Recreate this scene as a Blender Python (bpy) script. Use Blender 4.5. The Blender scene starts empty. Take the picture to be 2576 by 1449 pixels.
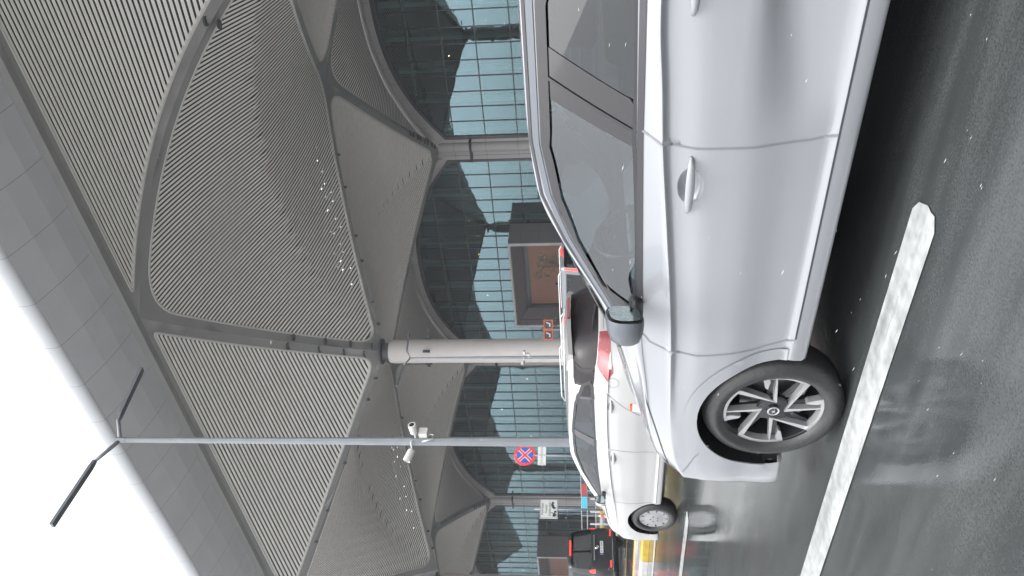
import bpy, math, random
import numpy as np
from mathutils import Vector, Matrix
from mathutils.geometry import delaunay_2d_cdt
random.seed(7); rng = np.random.default_rng(7)
S = bpy.context.scene; COL = S.collection

# ------------------------------------------------------------------ camera, sky, sun, exposure
CAM_H = 1.17
Yc = Vector((220, -2376, -2000)).normalized()          # street direction seen by the camera
m_ = (-220 + 187) / (-2376.)
Zc = Vector((-1, -m_, -187 / 2000.)); Zc = (Zc - Yc * Zc.dot(Yc)).normalized()
Xc = Yc.cross(Zc)
cd = bpy.data.cameras.new('camera'); cam = bpy.data.objects.new('camera', cd); COL.objects.link(cam)
Rm = Matrix((Xc, Yc, Zc)).to_4x4()
cam.matrix_world = Matrix.Translation((0, 0, CAM_H)) @ Rm
cd.sensor_width = 36; cd.lens = 36 * 2000 / 2576.; cd.clip_end = 3000; cd.clip_start = .05
S.camera = cam
W = bpy.data.worlds.new('World'); S.world = W; W.use_nodes = True
wn = W.node_tree; bg = wn.nodes['Background']
sky = wn.nodes.new('ShaderNodeTexSky'); sky.sky_type = 'NISHITA'; sky.sun_disc = False
SUN_EL, SUN_AZ = math.radians(70), math.radians(-115)  # azimuth from +Y towards +X
sky.sun_elevation = SUN_EL; sky.sun_rotation = SUN_AZ; sky.dust_density = 3; sky.air_density = 1.0
hs = wn.nodes.new('ShaderNodeHueSaturation'); hs.inputs['Saturation'].default_value = .12
wn.links.new(sky.outputs[0], hs.inputs['Color']); wn.links.new(hs.outputs[0], bg.inputs[0])
bg.inputs[1].default_value = .15
sl = bpy.data.lights.new('sun', 'SUN'); sl.energy = .5; sl.angle = math.radians(70); sl.color = (1, .97, .93)
so = bpy.data.objects.new('sun', sl); COL.objects.link(so)
sd = Vector((math.sin(SUN_AZ) * math.cos(SUN_EL), math.cos(SUN_AZ) * math.cos(SUN_EL), math.sin(SUN_EL)))
so.rotation_euler = sd.to_track_quat('Z', 'Y').to_euler()
S.view_settings.view_transform = 'Standard'; S.view_settings.look = 'None'
S.view_settings.exposure = 2.0; S.view_settings.gamma = 1
S.cycles.max_bounces = 8; S.cycles.transparent_max_bounces = 12; S.cycles.caustics_reflective = False
S.cycles.caustics_refractive = False

# ------------------------------------------------------------------ materials
def mat(name, col=(.5, .5, .5), rough=.5, metal=0, coat=0, spec=.5, emit=None, es=0, var=0, vscale=3, bump=0, bscale=40, alpha=1):
    m = bpy.data.materials.new(name); m.use_nodes = True; n = m.node_tree; b = n.nodes['Principled BSDF']
    b.inputs['Base Color'].default_value = (*col, 1); b.inputs['Roughness'].default_value = rough
    b.inputs['Metallic'].default_value = metal; b.inputs['Coat Weight'].default_value = coat
    b.inputs['Coat Roughness'].default_value = .04; b.inputs['Specular IOR Level'].default_value = spec
    b.inputs['Alpha'].default_value = alpha
    if emit: b.inputs['Emission Color'].default_value = (*emit, 1); b.inputs['Emission Strength'].default_value = es
    tc = n.nodes.new('ShaderNodeTexCoord')
    if var:
        t = n.nodes.new('ShaderNodeTexNoise'); t.inputs['Scale'].default_value = vscale; t.inputs['Detail'].default_value = 6
        n.links.new(tc.outputs['Object'], t.inputs['Vector'])
        r = n.nodes.new('ShaderNodeMapRange'); r.inputs[1].default_value = .3; r.inputs[2].default_value = .7
        r.inputs[3].default_value = 1 - var; r.inputs[4].default_value = 1 + var * .6
        n.links.new(t.outputs[0], r.inputs[0])
        x = n.nodes.new('ShaderNodeMix'); x.data_type = 'RGBA'; x.blend_type = 'MULTIPLY'; x.inputs[0].default_value = 1
        x.inputs[6].default_value = (*col, 1); n.links.new(r.outputs[0], x.inputs[7]); n.links.new(x.outputs[2], b.inputs['Base Color'])
        r2 = n.nodes.new('ShaderNodeMapRange'); r2.inputs[3].default_value = max(rough - .12 * var * 3, .02); r2.inputs[4].default_value = rough + .12 * var * 3
        n.links.new(t.outputs[0], r2.inputs[0]); n.links.new(r2.outputs[0], b.inputs['Roughness'])
    if bump:
        t = n.nodes.new('ShaderNodeTexNoise'); t.inputs['Scale'].default_value = bscale; t.inputs['Detail'].default_value = 4
        n.links.new(tc.outputs['Object'], t.inputs['Vector'])
        u = n.nodes.new('ShaderNodeBump'); u.inputs['Strength'].default_value = bump; u.inputs['Distance'].default_value = .01
        n.links.new(t.outputs[0], u.inputs['Height']); n.links.new(u.outputs[0], b.inputs['Normal'])
    return m
def node(m, kind, **kw):
    x = m.node_tree.nodes.new(kind)
    for k, v in kw.items():
        if k.startswith('i_'): x.inputs[int(k[2:]) if k[2:].isdigit() else k[2:]].default_value = v
        else: setattr(x, k, v)
    return x
def link(m, a, b): m.node_tree.links.new(a, b)

def wet_ground(name, col, wet=.5, grain=120, rmin=.02, rmax=.16, streak=(1, .14, 1), pscale=.5):
    m = mat(name, col, .3, spec=.5); n = m.node_tree; b = n.nodes['Principled BSDF']
    tc = node(m, 'ShaderNodeTexCoord'); mp = node(m, 'ShaderNodeMapping'); mp.inputs['Scale'].default_value = streak
    link(m, tc.outputs['Object'], mp.inputs[0])
    p = node(m, 'ShaderNodeTexNoise', i_Scale=pscale, i_Detail=6); p.inputs['Roughness'].default_value = .55; link(m, mp.outputs[0], p.inputs['Vector'])
    r = node(m, 'ShaderNodeMapRange'); r.inputs[1].default_value = .46; r.inputs[2].default_value = .68
    r.inputs[3].default_value = rmin; r.inputs[4].default_value = rmax; link(m, p.outputs[0], r.inputs[0]); link(m, r.outputs[0], b.inputs['Roughness'])
    g = node(m, 'ShaderNodeTexNoise', i_Scale=grain, i_Detail=3); link(m, tc.outputs['Object'], g.inputs['Vector'])
    gl = node(m, 'ShaderNodeTexNoise', i_Scale=9, i_Detail=8); link(m, mp.outputs[0], gl.inputs['Vector'])
    s = node(m, 'ShaderNodeMapRange'); s.inputs[1].default_value = .3; s.inputs[2].default_value = .7; s.inputs[3].default_value = .78; s.inputs[4].default_value = 1.25
    link(m, g.outputs[0], s.inputs[0])
    s2 = node(m, 'ShaderNodeMapRange'); s2.inputs[1].default_value = .3; s2.inputs[2].default_value = .7; s2.inputs[3].default_value = .75; s2.inputs[4].default_value = 1.25
    link(m, gl.outputs[0], s2.inputs[0])
    mm = node(m, 'ShaderNodeMath', operation='MULTIPLY'); link(m, s.outputs[0], mm.inputs[0]); link(m, s2.outputs[0], mm.inputs[1])
    x = node(m, 'ShaderNodeMix', data_type='RGBA', blend_type='MULTIPLY'); x.inputs[0].default_value = 1; x.inputs[6].default_value = (*col, 1)
    link(m, mm.outputs[0], x.inputs[7]); link(m, x.outputs[2], b.inputs['Base Color'])
    bs = node(m, 'ShaderNodeMapRange'); bs.inputs[1].default_value = .4; bs.inputs[2].default_value = .65; bs.inputs[3].default_value = .02; bs.inputs[4].default_value = .3
    link(m, p.outputs[0], bs.inputs[0])
    u = node(m, 'ShaderNodeBump'); u.inputs['Distance'].default_value = .004; link(m, bs.outputs[0], u.inputs['Strength']); link(m, g.outputs[0], u.inputs['Height'])
    rp = node(m, 'ShaderNodeTexNoise', i_Scale=7, i_Detail=2); link(m, tc.outputs['Object'], rp.inputs['Vector'])
    u2 = node(m, 'ShaderNodeBump'); u2.inputs['Distance'].default_value = .0035; u2.inputs['Strength'].default_value = .2
    link(m, rp.outputs[0], u2.inputs['Height']); link(m, u.outputs[0], u2.inputs['Normal']); link(m, u2.outputs[0], b.inputs['Normal'])
    return m

M = {}
def cracks(m):
    b = m.node_tree.nodes['Principled BSDF']; tc = node(m, 'ShaderNodeTexCoord'); nz = node(m, 'ShaderNodeTexNoise', i_Scale=1.6, i_Detail=6); link(m, tc.outputs['Object'], nz.inputs['Vector'])
    ad = node(m, 'ShaderNodeMix', data_type='VECTOR'); ad.inputs[0].default_value = .25; link(m, tc.outputs['Object'], ad.inputs[4]); link(m, nz.outputs['Color'], ad.inputs[5])
    v = node(m, 'ShaderNodeTexVoronoi', feature='DISTANCE_TO_EDGE', i_Scale=.55); link(m, ad.outputs[1], v.inputs['Vector'])
    l = node(m, 'ShaderNodeMath', operation='LESS_THAN'); l.inputs[1].default_value = .0011; link(m, v.outputs[0], l.inputs[0])
    n2 = node(m, 'ShaderNodeTexNoise', i_Scale=.5); link(m, tc.outputs['Object'], n2.inputs['Vector']); g = node(m, 'ShaderNodeMath', operation='GREATER_THAN'); g.inputs[1].default_value = .66; link(m, n2.outputs[0], g.inputs[0])
    k = node(m, 'ShaderNodeMath', operation='MULTIPLY'); link(m, l.outputs[0], k.inputs[0]); link(m, g.outputs[0], k.inputs[1])
    src = b.inputs['Base Color'].links[0].from_socket; x = node(m, 'ShaderNodeMix', data_type='RGBA'); link(m, k.outputs[0], x.inputs[0]); link(m, src, x.inputs[6]); x.inputs[7].default_value = (.022, .023, .024, 1); link(m, x.outputs[2], b.inputs['Base Color'])
M['asphalt'] = wet_ground('asphalt', (.043, .047, .048))
cracks(M['asphalt'])
M['paving'] = wet_ground('paving', (.46, .45, .435), grain=30, rmin=.12, rmax=.5)
M['terrain'] = wet_ground('terrain', (.45, .45, .44), grain=20, rmin=.25, rmax=.6)
def marking(name, col):
    m = wet_ground(name, col, grain=14, rmin=.12, rmax=.4); b = m.node_tree.nodes['Principled BSDF']
    tc = node(m, 'ShaderNodeTexCoord'); mp = node(m, 'ShaderNodeMapping'); mp.inputs['Scale'].default_value = (9, 1.1, 1); link(m, tc.outputs['Object'], mp.inputs[0])
    t = node(m, 'ShaderNodeTexNoise', i_Scale=4, i_Detail=10); t.inputs['Roughness'].default_value = .7; link(m, mp.outputs[0], t.inputs['Vector'])
    r = node(m, 'ShaderNodeMapRange'); r.inputs[1].default_value = .56; r.inputs[2].default_value = .74; link(m, t.outputs[0], r.inputs[0])
    src = b.inputs['Base Color'].links[0].from_socket
    x = node(m, 'ShaderNodeMix', data_type='RGBA'); link(m, r.outputs[0], x.inputs[0]); link(m, src, x.inputs[6]); x.inputs[7].default_value = (.2, .2, .2, 1)
    link(m, x.outputs[2], b.inputs['Base Color']); return m
M['line'] = marking('road_paint', (.33, .342, .34))
M['line_yellow'] = marking('road_paint_yellow', (.6, .42, .08))
M['kerb_yellow'] = mat('kerb_yellow', (.42, .28, .03), .35, var=.25, vscale=6)
M['kerb_white'] = mat('kerb_white', (.42, .42, .41), .35, var=.2, vscale=6)
M['kerb_stone'] = mat('kerb_stone', (.25, .25, .24), .35, var=.25, vscale=4)
M['red'] = mat('red_plastic', (.5, .03, .02), .3)
M['louvre'] = mat('louvre', (.74, .72, .69), .5, var=.06, vscale=1.5)
M['trim'] = mat('louvre_trim', (.50, .49, .47), .45)
M['rib'] = mat('rib_cladding', (.21, .21, .206), .45, var=.08, vscale=.6)
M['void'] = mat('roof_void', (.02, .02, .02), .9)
def panelled(name, col, rough, oy, sy, ox=None, sx=None, oz=None, sz=None, w=.025, dark=.45, metal=0):
    m = mat(name, col, rough, metal=metal, var=.07, vscale=.5); n = m.node_tree; b = n.nodes['Principled BSDF']
    tc = node(m, 'ShaderNodeTexCoord'); sp = node(m, 'ShaderNodeSeparateXYZ'); link(m, tc.outputs['Object'], sp.inputs[0]); acc = None
    for ax, o, s in (('Y', oy, sy), ('X', ox, sx), ('Z', oz, sz)):
        if s is None: continue
        a = node(m, 'ShaderNodeMath', operation='SUBTRACT'); link(m, sp.outputs[ax], a.inputs[0]); a.inputs[1].default_value = o - 1000 * s
        q = node(m, 'ShaderNodeMath', operation='MODULO'); link(m, a.outputs[0], q.inputs[0]); q.inputs[1].default_value = s
        l = node(m, 'ShaderNodeMath', operation='LESS_THAN'); link(m, q.outputs[0], l.inputs[0]); l.inputs[1].default_value = w
        if acc is None: acc = l.outputs[0]
        else:
            k = node(m, 'ShaderNodeMath', operation='MAXIMUM'); link(m, acc, k.inputs[0]); link(m, l.outputs[0], k.inputs[1]); acc = k.outputs[0]
    src = b.inputs['Base Color'].links[0].from_socket
    x = node(m, 'ShaderNodeMix', data_type='RGBA'); link(m, acc, x.inputs[0]); link(m, src, x.inputs[6]); x.inputs[7].default_value = (*[c * dark for c in col], 1)
    link(m, x.outputs[2], b.inputs['Base Color']); return m
M['soffit'] = panelled('soffit_panels', (.40, .405, .425), .4, 1.0, 3.0, w=.035)
M['fascia'] = panelled('fascia_panels', (.27, .278, .29), .35, 1.0, 3.0, w=.03)
M['cladding'] = panelled('pillar_cladding', (.40, .385, .385), .4, 0, None, oz=1.33, sz=3.87, w=.05)
M['column'] = mat('column_concrete', (.47, .445, .43), .55, var=.06, vscale=.8)
M['rim'] = panelled('arch_rim', (.36, .35, .35), .4, 0, 1.9, w=.04)
M['stone'] = panelled('portal_stone', (.17, .165, .17), .45, .3, 2.1, ox=.5, sx=2.0, oz=0, sz=2.3, w=.03, dark=.35)
M['door_brown'] = panelled('door_wood', (.20, .085, .045), .5, 0, 1.6, w=.02)
M['frame'] = mat('dark_frame', (.035, .035, .04), .35, metal=.3)
M['mullion'] = mat('mullion', (.02, .035, .04), .3, metal=.3)
M['black'] = mat('black_plastic', (.018, .018, .02), .4)
M['pillar_black'] = mat('pillar_black', (.02, .018, .02), .12, spec=.5, coat=.3)
M['dark_tint'] = mat('dark_tinted_glass', (.022, .019, .021), .2, spec=.22)
M['gloss_black'] = mat('gloss_black', (.012, .012, .014), .06, coat=1)
M['galv'] = mat('painted_steel', (.165, .18, .195), .4, metal=.25, var=.12, vscale=4)
M['galv_dark'] = mat('lamp_arm_steel', (.10, .11, .125), .35, metal=.3)
M['white_plastic'] = mat('white_plastic', (.5, .5, .49), .35)
M['chrome'] = mat('chrome', (.8, .8, .82), .08, metal=1)
M['alu'] = mat('machined_aluminium', (.50, .50, .51), .3, metal=.6, var=.15, vscale=9)
M['dark_alu'] = mat('dark_alloy', (.02, .021, .024), .28, metal=.2, coat=.6)
M['disc'] = mat('brake_disc', (.25, .25, .26), .35, metal=.9)
M['rubber'] = mat('tyre_rubber', (.022, .022, .023), .45, bump=.3, bscale=60)
M['interior'] = mat('interior_fabric', (.10, .11, .12), .8)
M['terminal_glass'] = m = bpy.data.materials.new('terminal_glass'); m.use_nodes = True; n = m.node_tree; n.nodes.clear()
o_ = node(m, 'ShaderNodeOutputMaterial'); gl = node(m, 'ShaderNodeBsdfGlossy'); gl.inputs['Color'].default_value = (.175, .262, .292, 1); gl.inputs['Roughness'].default_value = .01
tr = node(m, 'ShaderNodeBsdfTransparent'); tr.inputs[0].default_value = (.42, .60, .56, 1); mx = node(m, 'ShaderNodeMixShader'); mx.inputs[0].default_value = .42
tc = node(m, 'ShaderNodeTexCoord'); nz = node(m, 'ShaderNodeTexNoise', i_Scale=.45, i_Detail=1); link(m, tc.outputs['Object'], nz.inputs['Vector'])
bu = node(m, 'ShaderNodeBump'); bu.inputs['Strength'].default_value = .06; bu.inputs['Distance'].default_value = .1; link(m, nz.outputs[0], bu.inputs['Height']); link(m, bu.outputs[0], gl.inputs['Normal'])
link(m, gl.outputs[0], mx.inputs[1]); link(m, tr.outputs[0], mx.inputs[2]); link(m, mx.outputs[0], o_.inputs[0])
def carglass(name, tint, r0=.12):
    m = bpy.data.materials.new(name); m.use_nodes = True; n = m.node_tree; n.nodes.clear()
    o = node(m, 'ShaderNodeOutputMaterial'); g = node(m, 'ShaderNodeBsdfGlossy'); g.inputs['Color'].default_value = (.9, .93, .95, 1); g.inputs['Roughness'].default_value = .02
    t = node(m, 'ShaderNodeBsdfTransparent'); t.inputs[0].default_value = (*tint, 1); f = node(m, 'ShaderNodeFresnel'); f.inputs[0].default_value = 1.4
    a = node(m, 'ShaderNodeMath', operation='ADD', use_clamp=True); a.inputs[1].default_value = r0; link(m, f.outputs[0], a.inputs[0])
    x = node(m, 'ShaderNodeMixShader'); link(m, a.outputs[0], x.inputs[0]); link(m, t.outputs[0], x.inputs[1]); link(m, g.outputs[0], x.inputs[2]); link(m, x.outputs[0], o.inputs[0]); return m
M['car_glass'] = carglass('car_window_glass', (.52, .60, .63), .05)
M['near_glass'] = carglass('near_window_glass', (.50, .59, .62), .09); M['near_rear_glass'] = carglass('near_rear_window_glass', (.08, .075, .08), .045)
M['privacy_glass'] = carglass('privacy_glass', (.06, .055, .06), .01)
def paint(name, col, rough=.25, dirt=0):
    m = mat(name, col, rough, coat=1, var=.03, vscale=2, bump=.02, bscale=90); b = m.node_tree.nodes['Principled BSDF']
    b.inputs['Coat Roughness'].default_value = .06
    # wet paint: fine beads in the coat
    tc = node(m, 'ShaderNodeTexCoord'); v = node(m, 'ShaderNodeTexVoronoi', i_Scale=110); link(m, tc.outputs['Object'], v.inputs['Vector'])
    r = node(m, 'ShaderNodeMapRange'); r.inputs[1].default_value = .1; r.inputs[2].default_value = .45; r.inputs[3].default_value = 1; r.inputs[4].default_value = 0; link(m, v.outputs[0], r.inputs[0])
    u = node(m, 'ShaderNodeBump'); u.inputs['Strength'].default_value = .12; u.inputs['Distance'].default_value = .003; link(m, r.outputs[0], u.inputs['Height']); link(m, u.outputs[0], b.inputs['Coat Normal'])
    return m
M['paint_silver'] = paint('pearl_white_paint', (.232, .240, .257), .3)
M['paint_white'] = paint('white_paint', (.37, .372, .368), .3)
M['paint_white2'] = paint('white_paint_cool', (.40, .41, .42), .3)
M['paint_grey'] = paint('grey_paint', (.10, .105, .12), .3)
M['paint_black'] = paint('black_paint', (.010, .010, .012), .3); M['paint_black'].node_tree.nodes['Principled BSDF'].inputs['Coat Weight'].default_value = .25
M['seam'] = mat('panel_gap', (.16, .165, .18), .6)
M['gap_dark'] = mat('dark_gap', (.03, .03, .035), .6)
M['lens_red'] = mat('red_lens', (.20, .008, .014), .12, coat=1)
M['lens_dark_red'] = mat('dark_red_lens', (.16, .01, .012), .12, coat=1)
M['lens_clear'] = mat('clear_lens', (.55, .53, .48), .12, coat=1)
M['headlight'] = mat('headlight_lens', (.30, .32, .34), .08, coat=1)
M['lit_red'] = mat('lit_red_lamp', (.6, .02, .02), .2, emit=(1, .03, .02), es=1.1)
M['lit_warm'] = mat('lit_warm_lamp', (1, .8, .4), .4, emit=(1, .62, .25), es=8)
M['lit_panel'] = mat('lit_sign_panel', (.8, .8, .8), .4, emit=(1, 1, 1), es=.6)
M['sign_red'] = mat('sign_red', (.55, .03, .04), .35); M['sign_blue'] = mat('sign_blue', (.02, .07, .36), .35)
M['sign_white'] = mat('sign_white', (.5, .505, .5), .35); M['ink'] = mat('sign_ink', (.025, .025, .03), .5)
M['orange'] = mat('orange_plastic', (.5, .075, .015), .45, var=.15, vscale=9)
M['cyan'] = mat('cyan_banner', (.04, .42, .6), .5); M['redbanner'] = mat('red_banner', (.35, .03, .03), .5)
M['leaf'] = mat('leaf', (.07, .10, .04), .6, var=.35, vscale=3); M['bark'] = mat('bark', (.10, .075, .05), .8, var=.3, vscale=9)
M['pot'] = mat('planter_concrete', (.2, .2, .19), .6, var=.2)
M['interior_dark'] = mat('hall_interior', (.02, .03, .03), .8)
M['interior_fin'] = mat('hall_fin', (.42, .58, .47), .5)
M['ice'] = mat('sleet', (.42, .43, .45), .2, spec=.6)

# ------------------------------------------------------------------ mesh helpers
def mesh_obj(name, v, f, m=None, parent=None, smooth=False, mats=None, midx=None, loc=None):
    me = bpy.data.meshes.new(name); me.from_pydata([tuple(map(float, p)) for p in v], [], [tuple(map(int, q)) for q in f])
    for mm in (mats or ([m] if m else [])): me.materials.append(mm)
    if midx is not None: me.polygons.foreach_set('material_index', np.array(midx, 'i'))
    if smooth: me.polygons.foreach_set('use_smooth', np.ones(len(me.polygons), bool))
    me.update(); o = bpy.data.objects.new(name, me); COL.objects.link(o)
    if parent: o.parent = parent
    if loc: o.location = loc
    return o
def sharp(o, ang=35):
    me = o.data; me.polygons.foreach_set('use_smooth', np.ones(len(me.polygons), bool))
    try: me.set_sharp_from_angle(angle=math.radians(ang))
    except Exception: pass
    return o
def tag(o, label=None, cat=None, group=None, kind=None):
    for k, v in (('label', label), ('category', cat), ('group', group), ('kind', kind)):
        if v: o[k] = v
    return o
def empty(name, loc=(0, 0, 0), rz=0):
    o = bpy.data.objects.new(name, None); COL.objects.link(o); o.location = loc; o.rotation_euler = (0, 0, rz); o.empty_display_size = .2; return o
def copy_tree(o, parent=None):
    c = o.copy(); COL.objects.link(c)
    if parent: c.parent = parent
    for ch in o.children: copy_tree(ch, c)
    return c
class MB:
    def __init__(s): s.v = []; s.f = []; s.m = []
    def add(s, v, f, mi=0):
        n = len(s.v); s.v += [tuple(p) for p in v]; s.f += [tuple(n + i for i in q) for q in f]; s.m += [mi] * len(f); return s
    def box(s, x0, x1, y0, y1, z0, z1, mi=0):
        v = [(x, y, z) for z in (z0, z1) for y in (y0, y1) for x in (x0, x1)]
        return s.add(v, [(0, 2, 3, 1), (4, 5, 7, 6), (0, 1, 5, 4), (2, 6, 7, 3), (0, 4, 6, 2), (1, 3, 7, 5)], mi)
    def tube(s, pts, r, n=10, mi=0, cap=True):
        pts = [Vector(p) for p in pts]; rs = r if hasattr(r, '__len__') else [r] * len(pts); v = []; f = []; prev = None
        for i, p in enumerate(pts):
            d = (pts[min(i + 1, len(pts) - 1)] - pts[max(i - 1, 0)]).normalized()
            a = prev if prev else (Vector((0, 0, 1)) if abs(d.z) < .9 else Vector((1, 0, 0)))
            a = (a - d * a.dot(d)).normalized(); b = d.cross(a); prev = a
            for k in range(n): t = 2 * math.pi * k / n; v.append(p + (a * math.cos(t) + b * math.sin(t)) * rs[i])
        for i in range(len(pts) - 1):
            for k in range(n): f.append((i * n + k, i * n + (k + 1) % n, (i + 1) * n + (k + 1) % n, (i + 1) * n + k))
        if cap: f.append(tuple(range(n - 1, -1, -1))); f.append(tuple((len(pts) - 1) * n + k for k in range(n)))
        return s.add(v, f, mi)
    def lathe(s, prof, axis='Z', n=32, c=(0, 0, 0), mi=0):   # prof (r, h)
        v = []; f = []
        for r, h in prof:
            for k in range(n):
                t = 2 * math.pi * k / n; a, b = r * math.cos(t), r * math.sin(t)
                p = {'Z': (a, b, h), 'X': (h, a, b), 'Y': (b, h, a)}[axis]; v.append((p[0] + c[0], p[1] + c[1], p[2] + c[2]))
        for i in range(len(prof) - 1):
            for k in range(n): f.append((i * n + k, i * n + (k + 1) % n, (i + 1) * n + (k + 1) % n, (i + 1) * n + k))
        return s.add(v, f, mi)
    def prism(s, poly, a, b, fn, mi=0):    # poly 2D list, extruded from depth a to b, fn(u,v,d)->xyz
        n = len(poly); v = [fn(u, w, a) for u, w in poly] + [fn(u, w, b) for u, w in poly]
        f = [tuple(range(n - 1, -1, -1)), tuple(range(n, 2 * n))] + [(i, (i + 1) % n, n + (i + 1) % n, n + i) for i in range(n)]
        return s.add(v, f, mi)
    def build(s, name, m, parent=None, smooth=False, ang=None, loc=None):
        ms = m if isinstance(m, (list, tuple)) else [m]
        o = mesh_obj(name, s.v, s.f, None, parent, smooth, ms, s.m, loc)
        if ang: sharp(o, ang)
        return o
def text_part(name, txt, size, m, parent, mtx, align='CENTER', extrude=.001):
    c = bpy.data.curves.new(name, 'FONT'); c.body = txt; c.size = size; c.align_x = align; c.align_y = 'CENTER'; c.extrude = extrude; c.resolution_u = 2
    t = bpy.data.objects.new(name + '_tmp', c); COL.objects.link(t); dg = bpy.context.evaluated_depsgraph_get()
    me = bpy.data.meshes.new_from_object(t.evaluated_get(dg)); bpy.data.objects.remove(t); bpy.data.curves.remove(c)
    me.transform(mtx); me.materials.clear(); me.materials.append(m); o = bpy.data.objects.new(name, me); COL.objects.link(o); o.parent = parent; return o
def in_poly(P, poly):
    P = np.asarray(P); x, y = P[:, 0], P[:, 1]; r = np.zeros(len(P), bool); q = np.asarray(poly); n = len(q)
    for i in range(n):
        x1, y1 = q[i]; x2, y2 = q[(i + 1) % n]
        if y1 == y2: continue
        c = ((y1 > y) != (y2 > y)) & (x < (x2 - x1) * (y - y1) / (y2 - y1) + x1); r ^= c
    return r
def area2(p): p = np.asarray(p); return float(np.sum(p[:, 0] * np.roll(p[:, 1], -1) - np.roll(p[:, 0], -1) * p[:, 1]))
def offset_poly(p, d):   # d > 0 grows
    p = np.asarray(p, float); s = 1 if area2(p) > 0 else -1
    a = p - np.roll(p, 1, 0); b = np.roll(p, -1, 0) - p
    na = np.stack([a[:, 1], -a[:, 0]], 1) * s; nb = np.stack([b[:, 1], -b[:, 0]], 1) * s
    na /= np.linalg.norm(na, axis=1)[:, None] + 1e-12; nb /= np.linalg.norm(nb, axis=1)[:, None] + 1e-12
    k = na + nb; k /= (1 + np.sum(na * nb, 1))[:, None] + .15; return p + k * d
def fillet(poly, rs, n=6):
    out = []; N = len(poly)
    for i in range(N):
        p = Vector(poly[i]); a = Vector(poly[i - 1]); b = Vector(poly[(i + 1) % N]); r = rs[i] if hasattr(rs, '__len__') else rs
        u = (a - p); v = (b - p); lu, lv = u.length, v.length; u.normalize(); v.normalize()
        ang = u.angle(v); t = min(r / math.tan(ang / 2), lu * .48, lv * .48); p0 = p + u * t; p1 = p + v * t
        for k in range(n + 1): q = k / n; out.append(tuple(p0 * (1 - q) ** 2 + p * 2 * q * (1 - q) + p1 * q * q))
    return out
def resample(poly, step, closed=True):
    out = []; N = len(poly)
    for i in range(N if closed else N - 1):
        a = np.array(poly[i], float); b = np.array(poly[(i + 1) % N], float); k = max(1, int(math.ceil(np.linalg.norm(b - a) / step)))
        for j in range(k): out.append(tuple(a + (b - a) * j / k))
    if not closed: out.append(tuple(poly[-1]))
    return out
def cdt(outline, holes, grid, scale=(1, 1), extra=()):
    """constrained triangulation: returns 2D verts, tris (inside outline, outside holes)"""
    pts = []; edges = []
    for loop in [outline] + list(holes) + list(extra):
        n0 = len(pts); pts += [(p[0] * scale[0], p[1] * scale[1]) for p in loop]; n = len(loop); edges += [(n0 + i, n0 + (i + 1) % n) for i in range(n)]
    g = np.asarray(grid, float).reshape(-1, 2)
    if len(g): pts += [(a * scale[0], b * scale[1]) for a, b in g]
    r = delaunay_2d_cdt([Vector(p) for p in pts], edges, [], 0, 1e-6)
    V = np.array([(p[0] / scale[0], p[1] / scale[1]) for p in r[0]]); T = np.array([t for t in r[2] if len(t) == 3])
    C = V[T].mean(1); k = in_poly(C, outline)
    for h in holes: k &= ~in_poly(C, h)
    T = T[k]; return V, T, C[k]
def compact(V, T):
    u, inv = np.unique(T, return_inverse=True); return V[u], inv.reshape(T.shape)

# ------------------------------------------------------------------ ground
def sheet(name, x0, x1, y0, y1, z, m):
    o = mesh_obj(name, [(x0, y0, z), (x1, y0, z), (x1, y1, z), (x0, y1, z)], [(0, 1, 2, 3)], m); return tag(o, kind='structure')
sheet('ground', -1500, 1500, -1500, 1500, -.012, M['terrain'])
sheet('road', -14, 43.2, -60, 420, -.002, M['asphalt'])
pv = MB().box(43.5, 83.9, -60, 420, -.01, .16).build('pavement', M['paving']); tag(pv, kind='structure')
def line(x0, x1, y0, y1, m='line', z=.003, ragged=.03):
    n = 6; l = [(x0 + (x1 - x0) * i / n, y0 - .06 * (1 - (2 * i / n - 1) ** 4) + .04 * i / n + random.uniform(-ragged, ragged) * .3, z) for i in range(n + 1)]
    f = [(x1 - (x1 - x0) * i / n, y1, z) for i in range(n + 1)]
    v = l + f; o = mesh_obj('lane_marking', v, [tuple(range(len(v)))], M[m]); return tag(o, kind='structure')
line(2.24, 2.44, 1.68, 7.2); line(5.5, 5.7, 8.35, 14.5); line(2.24, 2.44, 13, 19); line(5.5, 5.7, -8, 0)
line(5.5, 5.7, 20.5, 26.5)
line(8.0, 8.2, -40, 200); line(14.1, 14.24, -40, 200, 'line_yellow'); line(-1.2, -1.0, 1, 7); line(19.4, 19.55, -40, 300); line(41.9, 42.1, -40, 300, 'line_yellow')
# kerb stones of the islands (painted blocks)
def kerb(name, x0, x1, ya, yb, step, mats, z1=.15, label=''):
    b = MB(); i = 0; y = ya
    while y < yb:
        g = .006; e = .03
        prof = [(x0, 0), (x0, z1 - e), (x0 + e, z1), (x1 - e, z1), (x1, z1 - e), (x1, 0)]
        L = step[i % len(step)]
        b.prism(prof, y + g, y + L - g, lambda u, w, d: (u, d, w), i % len(step)); y += L; i += 1
    o = b.build(name, [M[k] for k in mats]); tag(o, kind='structure'); return o
kerb('kerb', 8.85, 9.12, -9.2, 120, (4, 1), ('kerb_yellow', 'kerb_white'))
kerb('kerb', 10.2, 10.45, -9.2, 120, (4, 1), ('kerb_yellow', 'kerb_white'))
b = MB().box(9.12, 10.2, -9.2, 120, 0, .14).build('island', M['paving']); tag(b, kind='structure')
kerb('kerb', 16.95, 17.15, 14, 200, (3, 3), ('kerb_stone', 'kerb_stone'))
kerb('kerb', 17.6, 17.8, 14, 200, (3, 3), ('kerb_stone', 'kerb_stone'))
b = MB().box(17.15, 17.6, 14, 200, 0, .13).build('island', M['paving']); tag(b, kind='structure')
kerb('kerb', 43.2, 43.5, -60, 300, (3, 1.5), ('kerb_yellow', 'kerb_white'), z1=.2)

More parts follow.
